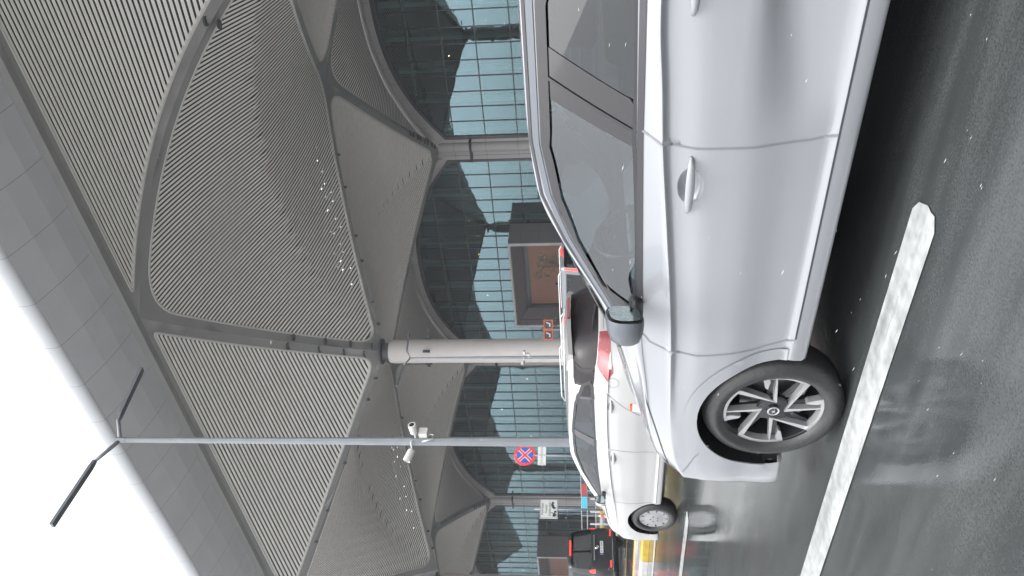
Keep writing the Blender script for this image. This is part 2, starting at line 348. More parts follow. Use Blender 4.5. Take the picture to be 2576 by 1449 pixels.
# ------------------------------------------------------------------ canopy
RX0, RXC, RXN, RXF = 34., 49.2, 66., 84.
HE, HC, HN, HF = 28.1, 19.0, 24.6, 18.7
def lerp(a, b, t): return a + (b - a) * t
DC, DN = RXC - RX0, RXN - RXC
def h_rib_ce(x, amp): t = (RXC - x) / DC; return lerp(HC, HE, t) + amp * 4 * t * (1 - t) * (1.15 - .3 * t)
def h_rib_cn(x): t = (x - RXC) / DN; return lerp(HC, HN, t) + .35 * 4 * t * (1 - t)
def h_rib_fn(x): t = (RXF - x) / 18.; return lerp(HF, HN, t) + .35 * 4 * t * (1 - t)
# arching of the two ribs of each column (towards +y, towards -y); column k sits at y = 12.7 + 36 k
AUP, ADN = {0: 2.6, 1: 0.}, {1: 1.9, 0: 2.0}
def H_diamond(k):
    yc = 30.7 + 36 * k; a0, a1 = AUP.get(k, .8), ADN.get(k + 1, .8)
    def H(x, y):
        if x < RXC:
            w = 18 * (x - RX0) / DC; s = np.clip((y - yc) / max(w, 1e-6), -1, 1); r = lerp(h_rib_ce(x, a0), h_rib_ce(x, a1), (s + 1) / 2); b = (max(w, 0) / 18) ** 2.6
        else: w = 18 * (RXN - x) / DN; s = np.clip((y - yc) / max(w, 1e-6), -1, 1); r = h_rib_cn(x); b = (max(w, 0) / 18) ** 1.6
        return r + 5.4 * b * (1 - abs(s) ** 2.2)
    return H
def H_cell(k):
    yc = 12.7 + 36 * k
    def H(x, y):
        w = 18 - abs(y - yc); t = 1 - w / 18.; wx = w if x > RXN else w * DN / 18.; s = np.clip((x - RXN) / max(wx, 1e-6), -1, 1)
        a = lerp(HC, HN, t) + 1.4 * t * (1 - t); b = lerp(HF, HN, t) + 1.4 * t * (1 - t)
        return lerp(a, b, (s + 1) / 2) + 5.0 * (max(w, 0) / 18) ** 1.6 * (1 - abs(s) ** 2.3)
    return H
def H_edge(k):
    yc = 12.7 + 36 * k; a0, a1 = ADN.get(k, .8), AUP.get(k, .8)
    def H(x, y):
        w = 18 * (RXC - x) / DC; s = np.clip((y - yc) / max(w, 1e-6), -1, 1); return lerp(h_rib_ce(x, a0), h_rib_ce(x, a1), (s + 1) / 2)
    return H
def H_arch(k):
    yc = 30.7 + 36 * k
    def H(x, y):
        w = x - RXN; s = np.clip((y - yc) / max(w, 1e-6), -1, 1)
        return h_rib_fn(min(x, RXF)) + 5.9 * (max(w, 0) / 18) ** 1.6 * (1 - abs(s) ** 2.3)
    return H
canopy = empty('terminal_canopy', (34, 0, 0))
tag(canopy, 'huge grey vaulted canopy of louvred panels over the forecourt, joined to the glass terminal', 'canopy')
def cpart(name, v, f, m, **k):
    v = np.asarray(v, float) - np.array((34, 0, 0)); return mesh_obj(name, v, f, m, canopy, **k)
def grid_in(poly, step):
    p = np.asarray(poly); xs = np.arange(p[:, 0].min() + step / 2, p[:, 0].max(), step); ys = np.arange(p[:, 1].min() + step / 2, p[:, 1].max(), step)
    g = np.array([(x, y) for x in xs for y in ys]); g = g[in_poly(g, poly)] if len(g) else g
    return g
def canopy_cell(corners, insets, radii, H, axis, skyholes=()):
    """corners CCW in plan; border ring in rib cladding, louvres inside running along axis"""
    C = [np.array(c, float) for c in corners]; N = len(C)
    L = []
    for i in range(N):
        a, b = C[i], C[(i + 1) % N]; d = (b - a) / np.linalg.norm(b - a); n = np.array([-d[1], d[0]]); L.append((a + n * insets[i], d))
    ins = []
    for i in range(N):
        p, d = L[i - 1]; q, e = L[i]; A = np.array([d, -e]).T; t = np.linalg.solve(A, q - p); ins.append(tuple(p + d * t[0]))
    out = resample(fillet(ins, radii, 8), 1.0); outer = resample([tuple(c) for c in C], 1.2)
    V, T, _ = cdt(outer, [out], grid_in(outer, 1.5)); V, T = compact(V, T)
    z = [H(x, y) for x, y in V]
    cpart('rib_cladding', [(x, y, q) for (x, y), q in zip(V, z)], [t[::-1] for t in T], M['rib'], smooth=True)
    # light frame round the louvres
    inn = offset_poly(out, -.14); v = []; f = []; n = len(out)
    for (x, y), (x2, y2) in zip(out, inn):
        v += [(x, y, H(x, y) + .02), (x, y, H(x, y) - .05), (x2, y2, H(x2, y2) - .05), (x2, y2, H(x2, y2) + .12)]
    for i in range(n):
        j = (i + 1) % n
        for a in range(3): f.append((i * 4 + a, i * 4 + a + 1, j * 4 + a + 1, j * 4 + a))
    cpart('panel_frame', v, f, M['trim'], smooth=False)
    # louvres
    P = np.array(inn); ax = 0 if axis == 'x' else 1; ot = 1 - ax; pitch, wd, th = .28, .145, (.075 if axis == 'y' and len(corners) == 4 else .03)
    v = []; f = []; c = P[:, ot].min() + .1
    while c < P[:, ot].max() - .05:
        def span(cc):
            hit = []
            for i in range(len(P)):
                a, b = P[i], P[(i + 1) % len(P)]
                if (a[ot] > cc) != (b[ot] > cc): hit.append(a[ax] + (b[ax] - a[ax]) * (cc - a[ot]) / (b[ot] - a[ot]))
            return (min(hit), max(hit)) if len(hit) >= 2 else None
        s = span(c)
        if s and s[1] - s[0] > .2:
            k = max(2, int((s[1] - s[0]) / 1.3) + 1); n0 = len(v)
            for i in range(k + 1):
                q = s[0] + (s[1] - s[0]) * i / k
                for o2, dz in ((-wd / 2, th), (-wd / 2, 0), (wd / 2, 0), (wd / 2, th)):
                    xy = (q, c + o2) if ax == 0 else (c + o2, q); v.append((xy[0], xy[1], H(*xy) + dz))
            for i in range(k):
                for a in range(3): f.append((n0 + i * 4 + a, n0 + i * 4 + a + 1, n0 + (i + 1) * 4 + a + 1, n0 + (i + 1) * 4 + a))
        c += pitch
    cpart('louvre_panel', v, f, M['louvre'])
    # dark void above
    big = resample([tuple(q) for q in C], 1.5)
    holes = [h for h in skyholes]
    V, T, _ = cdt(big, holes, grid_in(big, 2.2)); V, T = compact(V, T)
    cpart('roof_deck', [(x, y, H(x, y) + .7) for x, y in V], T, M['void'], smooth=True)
for k in range(-2, 5):
    yc = 30.7 + 36 * k
    sk = []
    if k in (0, 1):
        r2 = random.Random(5 + k)
        for i in range(60 if k == 0 else 26):
            t = r2.choice((r2.gauss(.28, .06), r2.gauss(.48, .07), r2.uniform(.2, .65))); off = r2.choice((r2.gauss(1.6, .35), r2.gauss(3.3, .4))); x = RXC + DN * t; y = yc + 18 * (1 - t) - off; s1 = r2.uniform(.04, .16); s2 = r2.uniform(.04, .12)
            hh = [(x - s1, y - s2), (x + s1, y - s2), (x + s1, y + s2), (x - s1, y + s2)]
            if all(abs(x - g[0][0]) > .6 or abs(y - g[0][1]) > .45 for g in sk): sk.append(hh)
    canopy_cell([(RX0, yc), (RXC, yc - 18), (RXN, yc), (RXC, yc + 18)], (.62, .5, .5, .62), (3.4, 1.7, 3.0, 1.7), H_diamond(k), 'x', sk)
    canopy_cell([(RXN, yc), (RXF, yc - 18), (RXF, yc + 18)], (.55, .55, .55), (3.0, .9, .9), H_arch(k), 'x')
    y2 = 12.7 + 36 * k
    canopy_cell([(RXC, y2), (RXN, y2 - 18), (RXF, y2), (RXN, y2 + 18)], (.5, .55, .55, .5), (1.7, 3.0, 1.9, 3.0), H_cell(k), 'y')
    canopy_cell([(RX0, y2 - 18), (RXC, y2), (RX0, y2 + 18)], (.62, .62, .35), (.25, 1.7, .25), H_edge(k), 'y')
# edge band, soffit, rolled fascia: long extrusions along the street
YA, YB = 12.7 - 72 - 18, 12.7 + 36 * 4 + 18
def strip(name, prof, m, smooth):
    v = [(x, y, z) for y in (YA, YB) for x, z in prof]; n = len(prof)
    return cpart(name, v, [(i, i + 1, n + i + 1, n + i) for i in range(n - 1)], m, smooth=smooth)
strip('edge_band', [(34.02, HE + .02), (33.5, HE - .04), (33.2, HE + .25)], M['rib'], False)
strip('soffit', [(33.2, HE + .25), (31.9, HE + .38), (30.5, HE + .66), (29.0, HE + 1.08)], M['soffit'], False)
fa = [(29.0 - .32 * math.sin(t) , HE + 1.1 + .5 * (1 - math.cos(t)) * 1.2) for t in [i * math.pi / 14 for i in range(15)]]
strip('fascia', [(29.01, HE + 1.08)] + fa, M['fascia'], True)
strip('fascia_roof', [(29.0, HE + 2.28), (34.5, HE + 4.2), (34.5, HE + .75)], M['fascia'], False)
# downlights in the ribs
def disc_pair(x, y, H, dirv, r=.30):
    for s in (-1, 1):
        px_, py_ = x + dirv[0] * s * .34, y + dirv[1] * s * .34; z = H(px_, py_) - .08
        bb = MB().lathe([(.0001, z - .05), (r * .8, z - .05), (r * .82, z - .09), (r, z - .09), (r, z + .02)], n=16, c=(px_ - 34, py_, 0)); bb.build('downlight', M['gap_dark'], canopy, smooth=False)
for k, ts in ((1, (.07, .15, .25, .38)), (0, (.25,))):
    for t in ts:
        if k == 1: x, y = RXC - DC * t, 48.7 - 18 * t; d = (.79, -.61); H = lambda a, b2: h_rib_ce(min(max(a, 34), RXC), 1.9)
        else: x, y = RXC - DC * t, 12.7 + 18 * t; d = (.79, .61); H = lambda a, b2: h_rib_ce(min(max(a, 34), RXC), 2.6)
        disc_pair(x, y, H, d)
for k in (1, 2, 3, 4):
    for t in (.07, .14, .21, .28):
        x, y = 84 - 18 * t, 12.7 + 36 * k - 18 * t; disc_pair(x, y, lambda a, b2: h_rib_fn(min(a, 84)) + .05, (.7, .7), .32)
# dark bolts under the rib edges
def bolt(x, y, z): MB().tube([(x - 34, y, z + .1), (x - 34, y, z - .2)], .12, 8).build('rib_bolt', M['gap_dark'], canopy)
for k in (1, 2):
    for t in (.1, .18, .33, .42, .6, .72):
        x, y = RXC - DC * t, 12.7 + 36 * k + 18 * t; z = h_rib_ce(x, AUP.get(k, .8)); bolt(x, y, z)
        x, y = RXC + DN * t, 12.7 + 36 * k - 18 * t; z = h_rib_cn(x); bolt(x, y, z)


# ------------------------------------------------------------------ canopy columns
def column(k):
    y = 12.7 + 36 * k + (1.5 if k > 1 else 0); t = empty('canopy_column', (RXC - (.8 if k > 1 else 0), y, .16))
    MB().lathe([(1.12, 0), (1.05, .3), (1.04, 17.9), (.99, 18.3), (.9, 18.35)], n=48).build('shaft', M['column'], t, ang=40)
    MB().lathe([(.75, 18.3), (.75, 18.95), (1.15, 19.0), (1.15, 19.15)], n=32).build('collar', M['gap_dark'], t, ang=40)
    bk = MB()
    for a in range(4):
        an = a * math.pi / 2 + .78; c, s = math.cos(an), math.sin(an)
        for (r0, r1, z0, z1) in ((1.0, 1.38, 14.75, 15.0), (1.0, 1.2, 14.6, 15.2)):
            w = .12; v = [(c * r + s * q, s * r - c * q, z) for z in (z0, z1) for r in (r0, r1) for q in (-w, w)]
            bk.add(v, [(0, 1, 3, 2), (4, 6, 7, 5), (0, 2, 6, 4), (1, 5, 7, 3), (0, 4, 5, 1), (2, 3, 7, 6)])
    bk.build('bracket', M['gap_dark'], t)
    MB().lathe([(1.35, 0), (1.35, .25), (1.2, .3)], n=32).build('base_ring', M['stone'], t, ang=30)
    return t
for k in range(-1, 5):
    lab = {1: 'pale round canopy column standing full height in front of the glass terminal, white van before its foot'}.get(k, 'pale round canopy column out of direct view, seen mirrored in the terminal glass')
    tag(column(k), lab, 'column', 'columns carrying the canopy')

# ------------------------------------------------------------------ terminal building
terminal = empty('airport_terminal', (84, 0, 0))
tag(terminal, 'airport terminal front of blue-green mirrored glass in tall arched bays between grey clad pillars', 'terminal building')
def arch_h(s): return 17.7 + 5.8 * (1 - abs(np.clip(s, -1, 1)) ** 2.4)
HWN = 16.2
rows = [.16, 1.33, 5.2, 9.07, 12.94, 16.8, 20.67, 24.6]
for k in range(-2, 5):
    yc = 30.7 + 36 * k; ncol = 17; w = 2 * HWN / ncol
    gm = MB(); mu = MB()
    for i in range(ncol):
        ya, yb = yc - HWN + i * w, yc - HWN + (i + 1) * w; ha, hb = arch_h((ya - yc) / HWN), arch_h((yb - yc) / HWN); hm = arch_h(((ya + yb) / 2 - yc) / HWN)
        for r in range(len(rows) - 1):
            z0, z1 = rows[r], rows[r + 1]
            if max(ha, hb) <= z0: continue
            pts = [(ya, z0), (yb, z0)] if min(ha, hb) > z0 else ([(ya + (yb - ya) * (z0 - ha) / (hb - ha), z0), (yb, z0)] if hb > z0 else [(ya, z0), (ya + (yb - ya) * (z0 - ha) / (hb - ha), z0)])
            if hb > z0: pts.append((yb, min(hb, z1)))
            if hm > z0 and (min(ha, hb) < z1): pts.append(((ya + yb) / 2, min(hm, z1)))
            if ha > z0: pts.append((ya, min(ha, z1)))
            if len(pts) < 3: continue
            ty, tz = rng.normal(0, .0009, 2); o0 = rng.normal(0, .002)
            gm.add([(.0 + o0 + (p[0] - ya) * ty + (p[1] - z0) * tz, p[0], p[1]) for p in pts], [tuple(range(len(pts) - 1, -1, -1))])
        mw = .045; mu.box(-.09, .05, ya - mw, ya + mw, .16, ha)
    for z in rows[1:-1]:
        # horizontal extent under arch
        if z < 17.7: e = HWN
        else: e = HWN * max(0, 1 - (z - 17.7) / 5.8) ** (1 / 2.4)
        if e > .5: mu.box(-.11, .05, yc - e, yc + e, z - .06, z + .06)
    gm.build('glass_wall', M['terminal_glass'], terminal); mu.build('mullion_grid', M['mullion'], terminal)
    # dark arch frame, light rim above it
    ss = np.linspace(-1, 1, 61); fr = MB(); rm = MB(); v = []; f = []
    inner = [(yc - HWN, .16)] + [(yc + HWN * s, arch_h(s)) for s in ss] + [(yc + HWN, .16)]
    outer = [(yc - HWN - .42, .16), (yc - HWN - .42, 17.9)] + [(yc + HWN * s * 1.0, arch_h(s) + .45) for s in ss[1:-1]] + [(yc + HWN + .42, 17.9), (yc + HWN + .42, .16)]
    inner2 = [inner[0]] + inner[1:-1] + [inner[-1]]
    n = len(inner2); outer = outer[:n]
    for (a, b2), (c, d) in zip(inner2, outer): v += [(-.18, a, b2), (-.18, c, d), (.06, a, b2), (-.02, c, d)]
    for i in range(n - 1): f += [(i * 4, i * 4 + 1, i * 4 + 5, i * 4 + 4), (i * 4 + 2, i * 4, i * 4 + 4, i * 4 + 6), (i * 4 + 1, i * 4 + 3, i * 4 + 7, i * 4 + 5)]
    mesh_obj('arch_frame', v, f, M['frame'], terminal)
    Ha = H_arch(k); v = []; f = []
    for q in np.linspace(-1, 1, 61):
        y = yc + (HWN + .43) * q; z0 = min(17.92, 99) if abs(q) > .995 else arch_h(y_ := (y - yc) / HWN) + .44
        v += [(-.1, y, z0), (-.25, y, max(Ha(84, y), z0) + .12), (.1, y, z0), (.1, y, 31)]
    for i in range(60): f += [(i * 4, i * 4 + 4, i * 4 + 5, i * 4 + 1), (i * 4 + 2, i * 4 + 6, i * 4 + 7, i * 4 + 3)]
    mesh_obj('arch_rim', v, f, M['rim'], terminal, smooth=True)
    # interior behind the glass: dark hall with pale fins and warm lamps
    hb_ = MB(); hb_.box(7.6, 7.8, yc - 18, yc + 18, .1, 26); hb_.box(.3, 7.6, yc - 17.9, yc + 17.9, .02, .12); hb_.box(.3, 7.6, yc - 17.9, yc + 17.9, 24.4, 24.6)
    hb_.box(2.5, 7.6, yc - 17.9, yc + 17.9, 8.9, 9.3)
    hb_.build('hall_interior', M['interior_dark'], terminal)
    fn = MB()
    for i in range(0, ncol, 2): y = yc - HWN + (i + .7) * w; fn.box(.45, 1.2, y - .22, y + .22, .2, max(arch_h((y - yc) / HWN) - .2, 3))
    for z in (5.2, 12.9, 20.6):
        e = HWN if z < 17.7 else HWN * max(0, 1 - (z - 17.7) / 5.8) ** (1 / 2.4) - 1; fn.box(.6, .8, yc - e, yc + e, z - .12, z + .12)
    fn.build('hall_fins', M['interior_fin'], terminal)
    if 0 <= k <= 3:
        rr = random.Random(k * 3 + 1); lp = MB()
        for i in range(6):
            y = yc + rr.uniform(-13, 13); z = rr.choice((16.2, 15.2, 14.4, 8.2, 11.0)) + rr.uniform(-.5, .5); lp.lathe([(.001, -.07), (.07, 0), (.001, .07)], n=6, c=(1.6, y, z))
        lp.build('hall_lamps', M['lit_warm'], terminal)
    # clad pillar between bays
    yp = yc + 18; pl = MB(); a = 18 - HWN - .42
    pl.box(-.2, .3, yp - a, yp + a, .16, 18.5)
    pts = [(-.2 - .55 * math.sin(t), yp - .3 + .62 * math.cos(t)) for t in np.linspace(0, math.pi, 13)]
    v = [(x, y, z) for z in (.16, 18.75) for x, y in pts]; n = len(pts); pl.add(v, [(i, n + i, n + i + 1, i + 1) for i in range(n - 1)])
    pl.build('pillar_cladding', M['cladding'], terminal, ang=25)
    MB().box(.32, .5, yp - 2, yp + 2, 16, 31).build('upper_wall', M['rim'], terminal)
    gj = MB()
    for y in (yp - .95, yp + .36, yp + .82): gj.box(-.215, -.19, y - .02, y + .02, .2, 18.4)
    gj.build('cladding_joint', M['gap_dark'], terminal)
    MB().box(-.95, -.15, yp - a, yp + a, 14.7, 14.95).build('pillar_bracket', M['gap_dark'], terminal)


def portal(yc, label):
    t = empty('entrance_portal', (79.5, yc, .16)); tag(t, label, 'entrance portal', 'stone entrance portals on the terminal front')
    y0, y1, h = -7.15, 7.15, 10.75; p = MB()
    p.box(0, 4.3, y0, y0 + .3, 0, h); p.box(0, 4.3, y1 - .3, y1, 0, h); p.box(0, 4.3, y0 + .3, y1 - .3, h - .3, h); p.build('stone_shell', M['stone'], t)
    r = MB(); yi0, yi1, hi = y0 + .3, y1 - .3, h - .3
    f0 = [(.02, yi0, 0), (.02, yi0, hi), (.02, yi1, hi), (.02, yi1, 0)]; bk = [(3.0, yi0 + .5, 0), (3.0, yi0 + .5, hi - 1.5), (3.0, yi1 - .8, hi - 1.5), (3.0, yi1 - .8, 0)]
    r.add(f0 + bk, [(0, 1, 5, 4), (1, 2, 6, 5), (2, 3, 7, 6)]); r.build('splayed_reveal', M['stone'], t)
    e = MB(); e.box(2.8, 3.05, yi0 + .4, yi1 - .7, hi - 1.9, hi - 1.45); e.box(2.8, 3.05, yi1 - 1.3, yi1 - .75, 0, hi - 1.9); e.build('door_frame', M['frame'], t)
    MB().box(3.0, 3.2, yi0 + .4, yi1 - 1.3, 0, hi - 1.8).build('door_panel', M['door_brown'], t)
    ee = MB()
    ee.box(-.05, .03, yi0 - .33, yi0 + .08, 0, h + .03); ee.box(-.05, .03, yi1 - .03, yi1 + .33, 0, h + .03); ee.box(-.05, .03, yi0 + .08, yi1 - .03, h - .22, h + .03); ee.build('edge_trim', M['cladding'], t)
portal(67.0, 'dark stone entrance portal with a brown wood wall inside, right of the pale round column')
portal(139.0, 'dark stone entrance portal far down the front, behind the black van')

# ------------------------------------------------------------------ small trees in front of the portal
def tree(x, y, h, seed, label):
    rr = random.Random(seed); t = empty('small_tree', (x, y, .16)); tag(t, label, 'tree', 'small trees in planters before the portal')
    MB().lathe([(.55, 0), (.7, .8), (.62, .82), (.55, .7)], n=20).build('planter', M['pot'], t, ang=30)
    tk = MB().tube([(0, 0, .6), (.05, .03, h * .4), (.0, .1, h * .7), (.05, .05, h * .95)], [.09, .07, .05, .02], 8)
    tips = []
    for i in range(16):
        z = h * rr.uniform(.5, .92); a = rr.uniform(0, 6.28); L = h * .17 * rr.uniform(.6, 1.2); e = (L * math.cos(a), L * math.sin(a), z + L * .7); tk.tube([(0.02, .06, z), (e[0] * .5, e[1] * .5, z + L * .25), e], [.03, .02, .008], 5); tips.append(e)
    tk.build('trunk', M['bark'], t, smooth=True)
    lf = MB()
    for e in tips:
        for j in range(55):
            c = Vector(e) + Vector((rr.gauss(0, .22), rr.gauss(0, .22), rr.gauss(0, .25))); n1 = Vector((rr.gauss(0, 1), rr.gauss(0, 1), rr.gauss(0, 1))).normalized(); n2 = n1.orthogonal().normalized(); s = rr.uniform(.05, .09)
            lf.add([c + n1 * s * 1.6, c + n2 * s * .6, c - n1 * s * 1.6, c - n2 * s * .6], [(0, 1, 2, 3)])
    lf.build('crown', M['leaf'], t)
tree(74.2, 59.3, 7.1, 3, 'small leafy tree before the brown door wall, nearer the dark end of the portal')
tree(74.5, 69.5, 6.2, 8, 'small leafy tree beside the pale column at the left side of the portal')

# ------------------------------------------------------------------ loft cars
def pchip(xs, Y, xq):
    xs = np.asarray(xs, float); Y = np.asarray(Y, float); h = np.diff(xs); sh = (len(h),) + (1,) * (Y.ndim - 1); hh = h.reshape(sh); d = np.diff(Y, axis=0) / hh
    D = np.zeros_like(Y)
    w1 = 2 * hh[1:] + hh[:-1]; w2 = hh[1:] + 2 * hh[:-1]; a, b = d[:-1], d[1:]
    with np.errstate(all='ignore'): q = (w1 + w2) / (w1 / a + w2 / b)
    D[1:-1] = np.where(a * b > 0, q, 0); D[0] = d[0]; D[-1] = d[-1]
    xq = np.asarray(xq, float); i = np.clip(np.searchsorted(xs, xq, 'right') - 1, 0, len(h) - 1); t = ((xq - xs[i]) / h[i]).reshape((-1,) + (1,) * (Y.ndim - 1)); H_ = h[i].reshape(t.shape)
    return (2 * t ** 3 - 3 * t ** 2 + 1) * Y[i] + (t ** 3 - 2 * t ** 2 + t) * H_ * D[i] + (-2 * t ** 3 + 3 * t ** 2) * Y[i + 1] + (t ** 3 - t ** 2) * H_ * D[i + 1]
def sec(y, Wd, zb, zc, wt, gu, ce, zs=.222, dyb=0, dys=0, cr=1., wb=None, low=1., lz=.22, li=.978):
    """one cross-section: (lx, y, z) for 22 columns. wt, gu = (lx, dy, z) window top and gutter; ce = (dy, z) centre line"""
    z8 = zc - .06; wb = wb if wb is not None else Wd * .943
    L = [(.79, zs), (.90, zs), (.977, zs + .015), (.989, zs + .08), (lerp(.989, .974, low), zs + .11), (lerp(.99, li, low), lerp(zs + .11, z8, lz)), (1.0, lerp(zs + .11, z8, .55)), (.997, lerp(zs + .11, z8, .82))]
    L += [(lerp(.988, .981, cr), z8), (lerp(.983, .974, cr), zc - .022), (lerp(.980, .999, cr), zc), (lerp(.975, .986, cr), zc + .008)]
    P = []
    for fx, z in L: P.append((Wd * fx, y + lerp(dys, dyb, (z - zs) / (zb - zs)), z))
    bl = (wb, y + dyb, zb); P.append(bl); wt = (wt[0], y + wt[1], wt[2]); gu = (gu[0], y + gu[1], gu[2]); ce = (0., y + ce[0], ce[1])
    for q, bul in ((.07, .004), (.4, .014), (.75, .012)): P.append((lerp(bl[0], wt[0], q) + bul * min(1, wb * 3), lerp(bl[1], wt[1], q), lerp(bl[2], wt[2], q)))
    P.append(wt); P.append(tuple(lerp(wt[i], gu[i], .5) for i in range(3))); P.append(gu)
    for fx, fz, fy in ((.84, .08, .30), (.45, .68, .80)): P.append((gu[0] * fx, lerp(gu[1], ce[1], fy), lerp(gu[2], ce[2], fz)))
    P.append(ce); return P
class Skin:
    def __init__(s, secs, ds=12, dt=6):
        G = np.array(secs); G[0, :, 0] = 0; G[-1, :, 0] = 0; s.S, s.T = G.shape[0] - 1, G.shape[1] - 1; s.ds, s.dt = ds, dt
        A = pchip(np.arange(s.S + 1), G, np.linspace(0, s.S, s.S * ds + 1)); A = np.swapaxes(pchip(np.arange(s.T + 1), np.swapaxes(A, 0, 1), np.linspace(0, s.T, s.T * dt + 1)), 0, 1); s.A = A
        a = np.gradient(A, axis=0); b = np.gradient(A, axis=1); n = np.cross(a, b); n /= np.linalg.norm(n, axis=2)[..., None] + 1e-12
        mid = n[n.shape[0] // 2, n.shape[1] // 3]
        if mid[0] < 0: n = -n
        s.N = n
    def _b(s, X, st):
        st = np.asarray(st, float).reshape(-1, 2); u = np.clip(st[:, 0], 0, s.S) * s.ds; v = np.clip(st[:, 1], 0, s.T) * s.dt
        i = np.minimum(u.astype(int), X.shape[0] - 2); j = np.minimum(v.astype(int), X.shape[1] - 2); a = (u - i)[:, None]; b = (v - j)[:, None]
        return (X[i, j] * (1 - a) + X[i + 1, j] * a) * (1 - b) + (X[i, j + 1] * (1 - a) + X[i + 1, j + 1] * a) * b
    def P(s, st, off=0.): return s._b(s.A, st) + s._b(s.N, st) * (np.asarray(off).reshape(-1, 1) if np.ndim(off) else off)
    def inv(s, yz, tmax=18.5, srange=None):
        out = []; jm = int(tmax * s.dt); i0, i1 = (0, s.A.shape[0]) if srange is None else (int(srange[0] * s.ds), int(srange[1] * s.ds) + 1); B = s.A[i0:i1, :jm, 1:]
        for p in yz:
            d = np.sum((B - np.array(p)) ** 2, 2); i, j = np.unravel_index(np.argmin(d), d.shape); st = np.array([(i + i0) / s.ds, j / s.dt]); e = .04
            for _ in range(5):
                q = s._b(s.A, [st, st + (e, 0), st + (0, e)])[:, 1:]; J = np.array([(q[1] - q[0]) / e, (q[2] - q[0]) / e]).T
                try: stp = np.linalg.solve(J, np.array(p) - q[0])
                except Exception: break
                st = np.clip(st + np.clip(stp, -.15, .15), (0, 0), (s.S, tmax))
            out.append(tuple(st))
        return out
    def grid(s, ns, nt):
        return np.array([(a, b) for a in np.linspace(0, s.S, s.S * ns + 1)[1:-1] for b in np.linspace(0, s.T, s.T * nt + 1)[1:-1]])
def both(V, F):
    V = np.asarray(V); V2 = V * (-1, 1, 1); n = len(V); F = [tuple(f) for f in F]; return np.vstack([V2, V]), [tuple(reversed(f)) for f in F] + [tuple(n + i for i in f) for f in F]
def orient(V, F, side=1):
    V = np.asarray(V); f = F[len(F) // 2]; return F
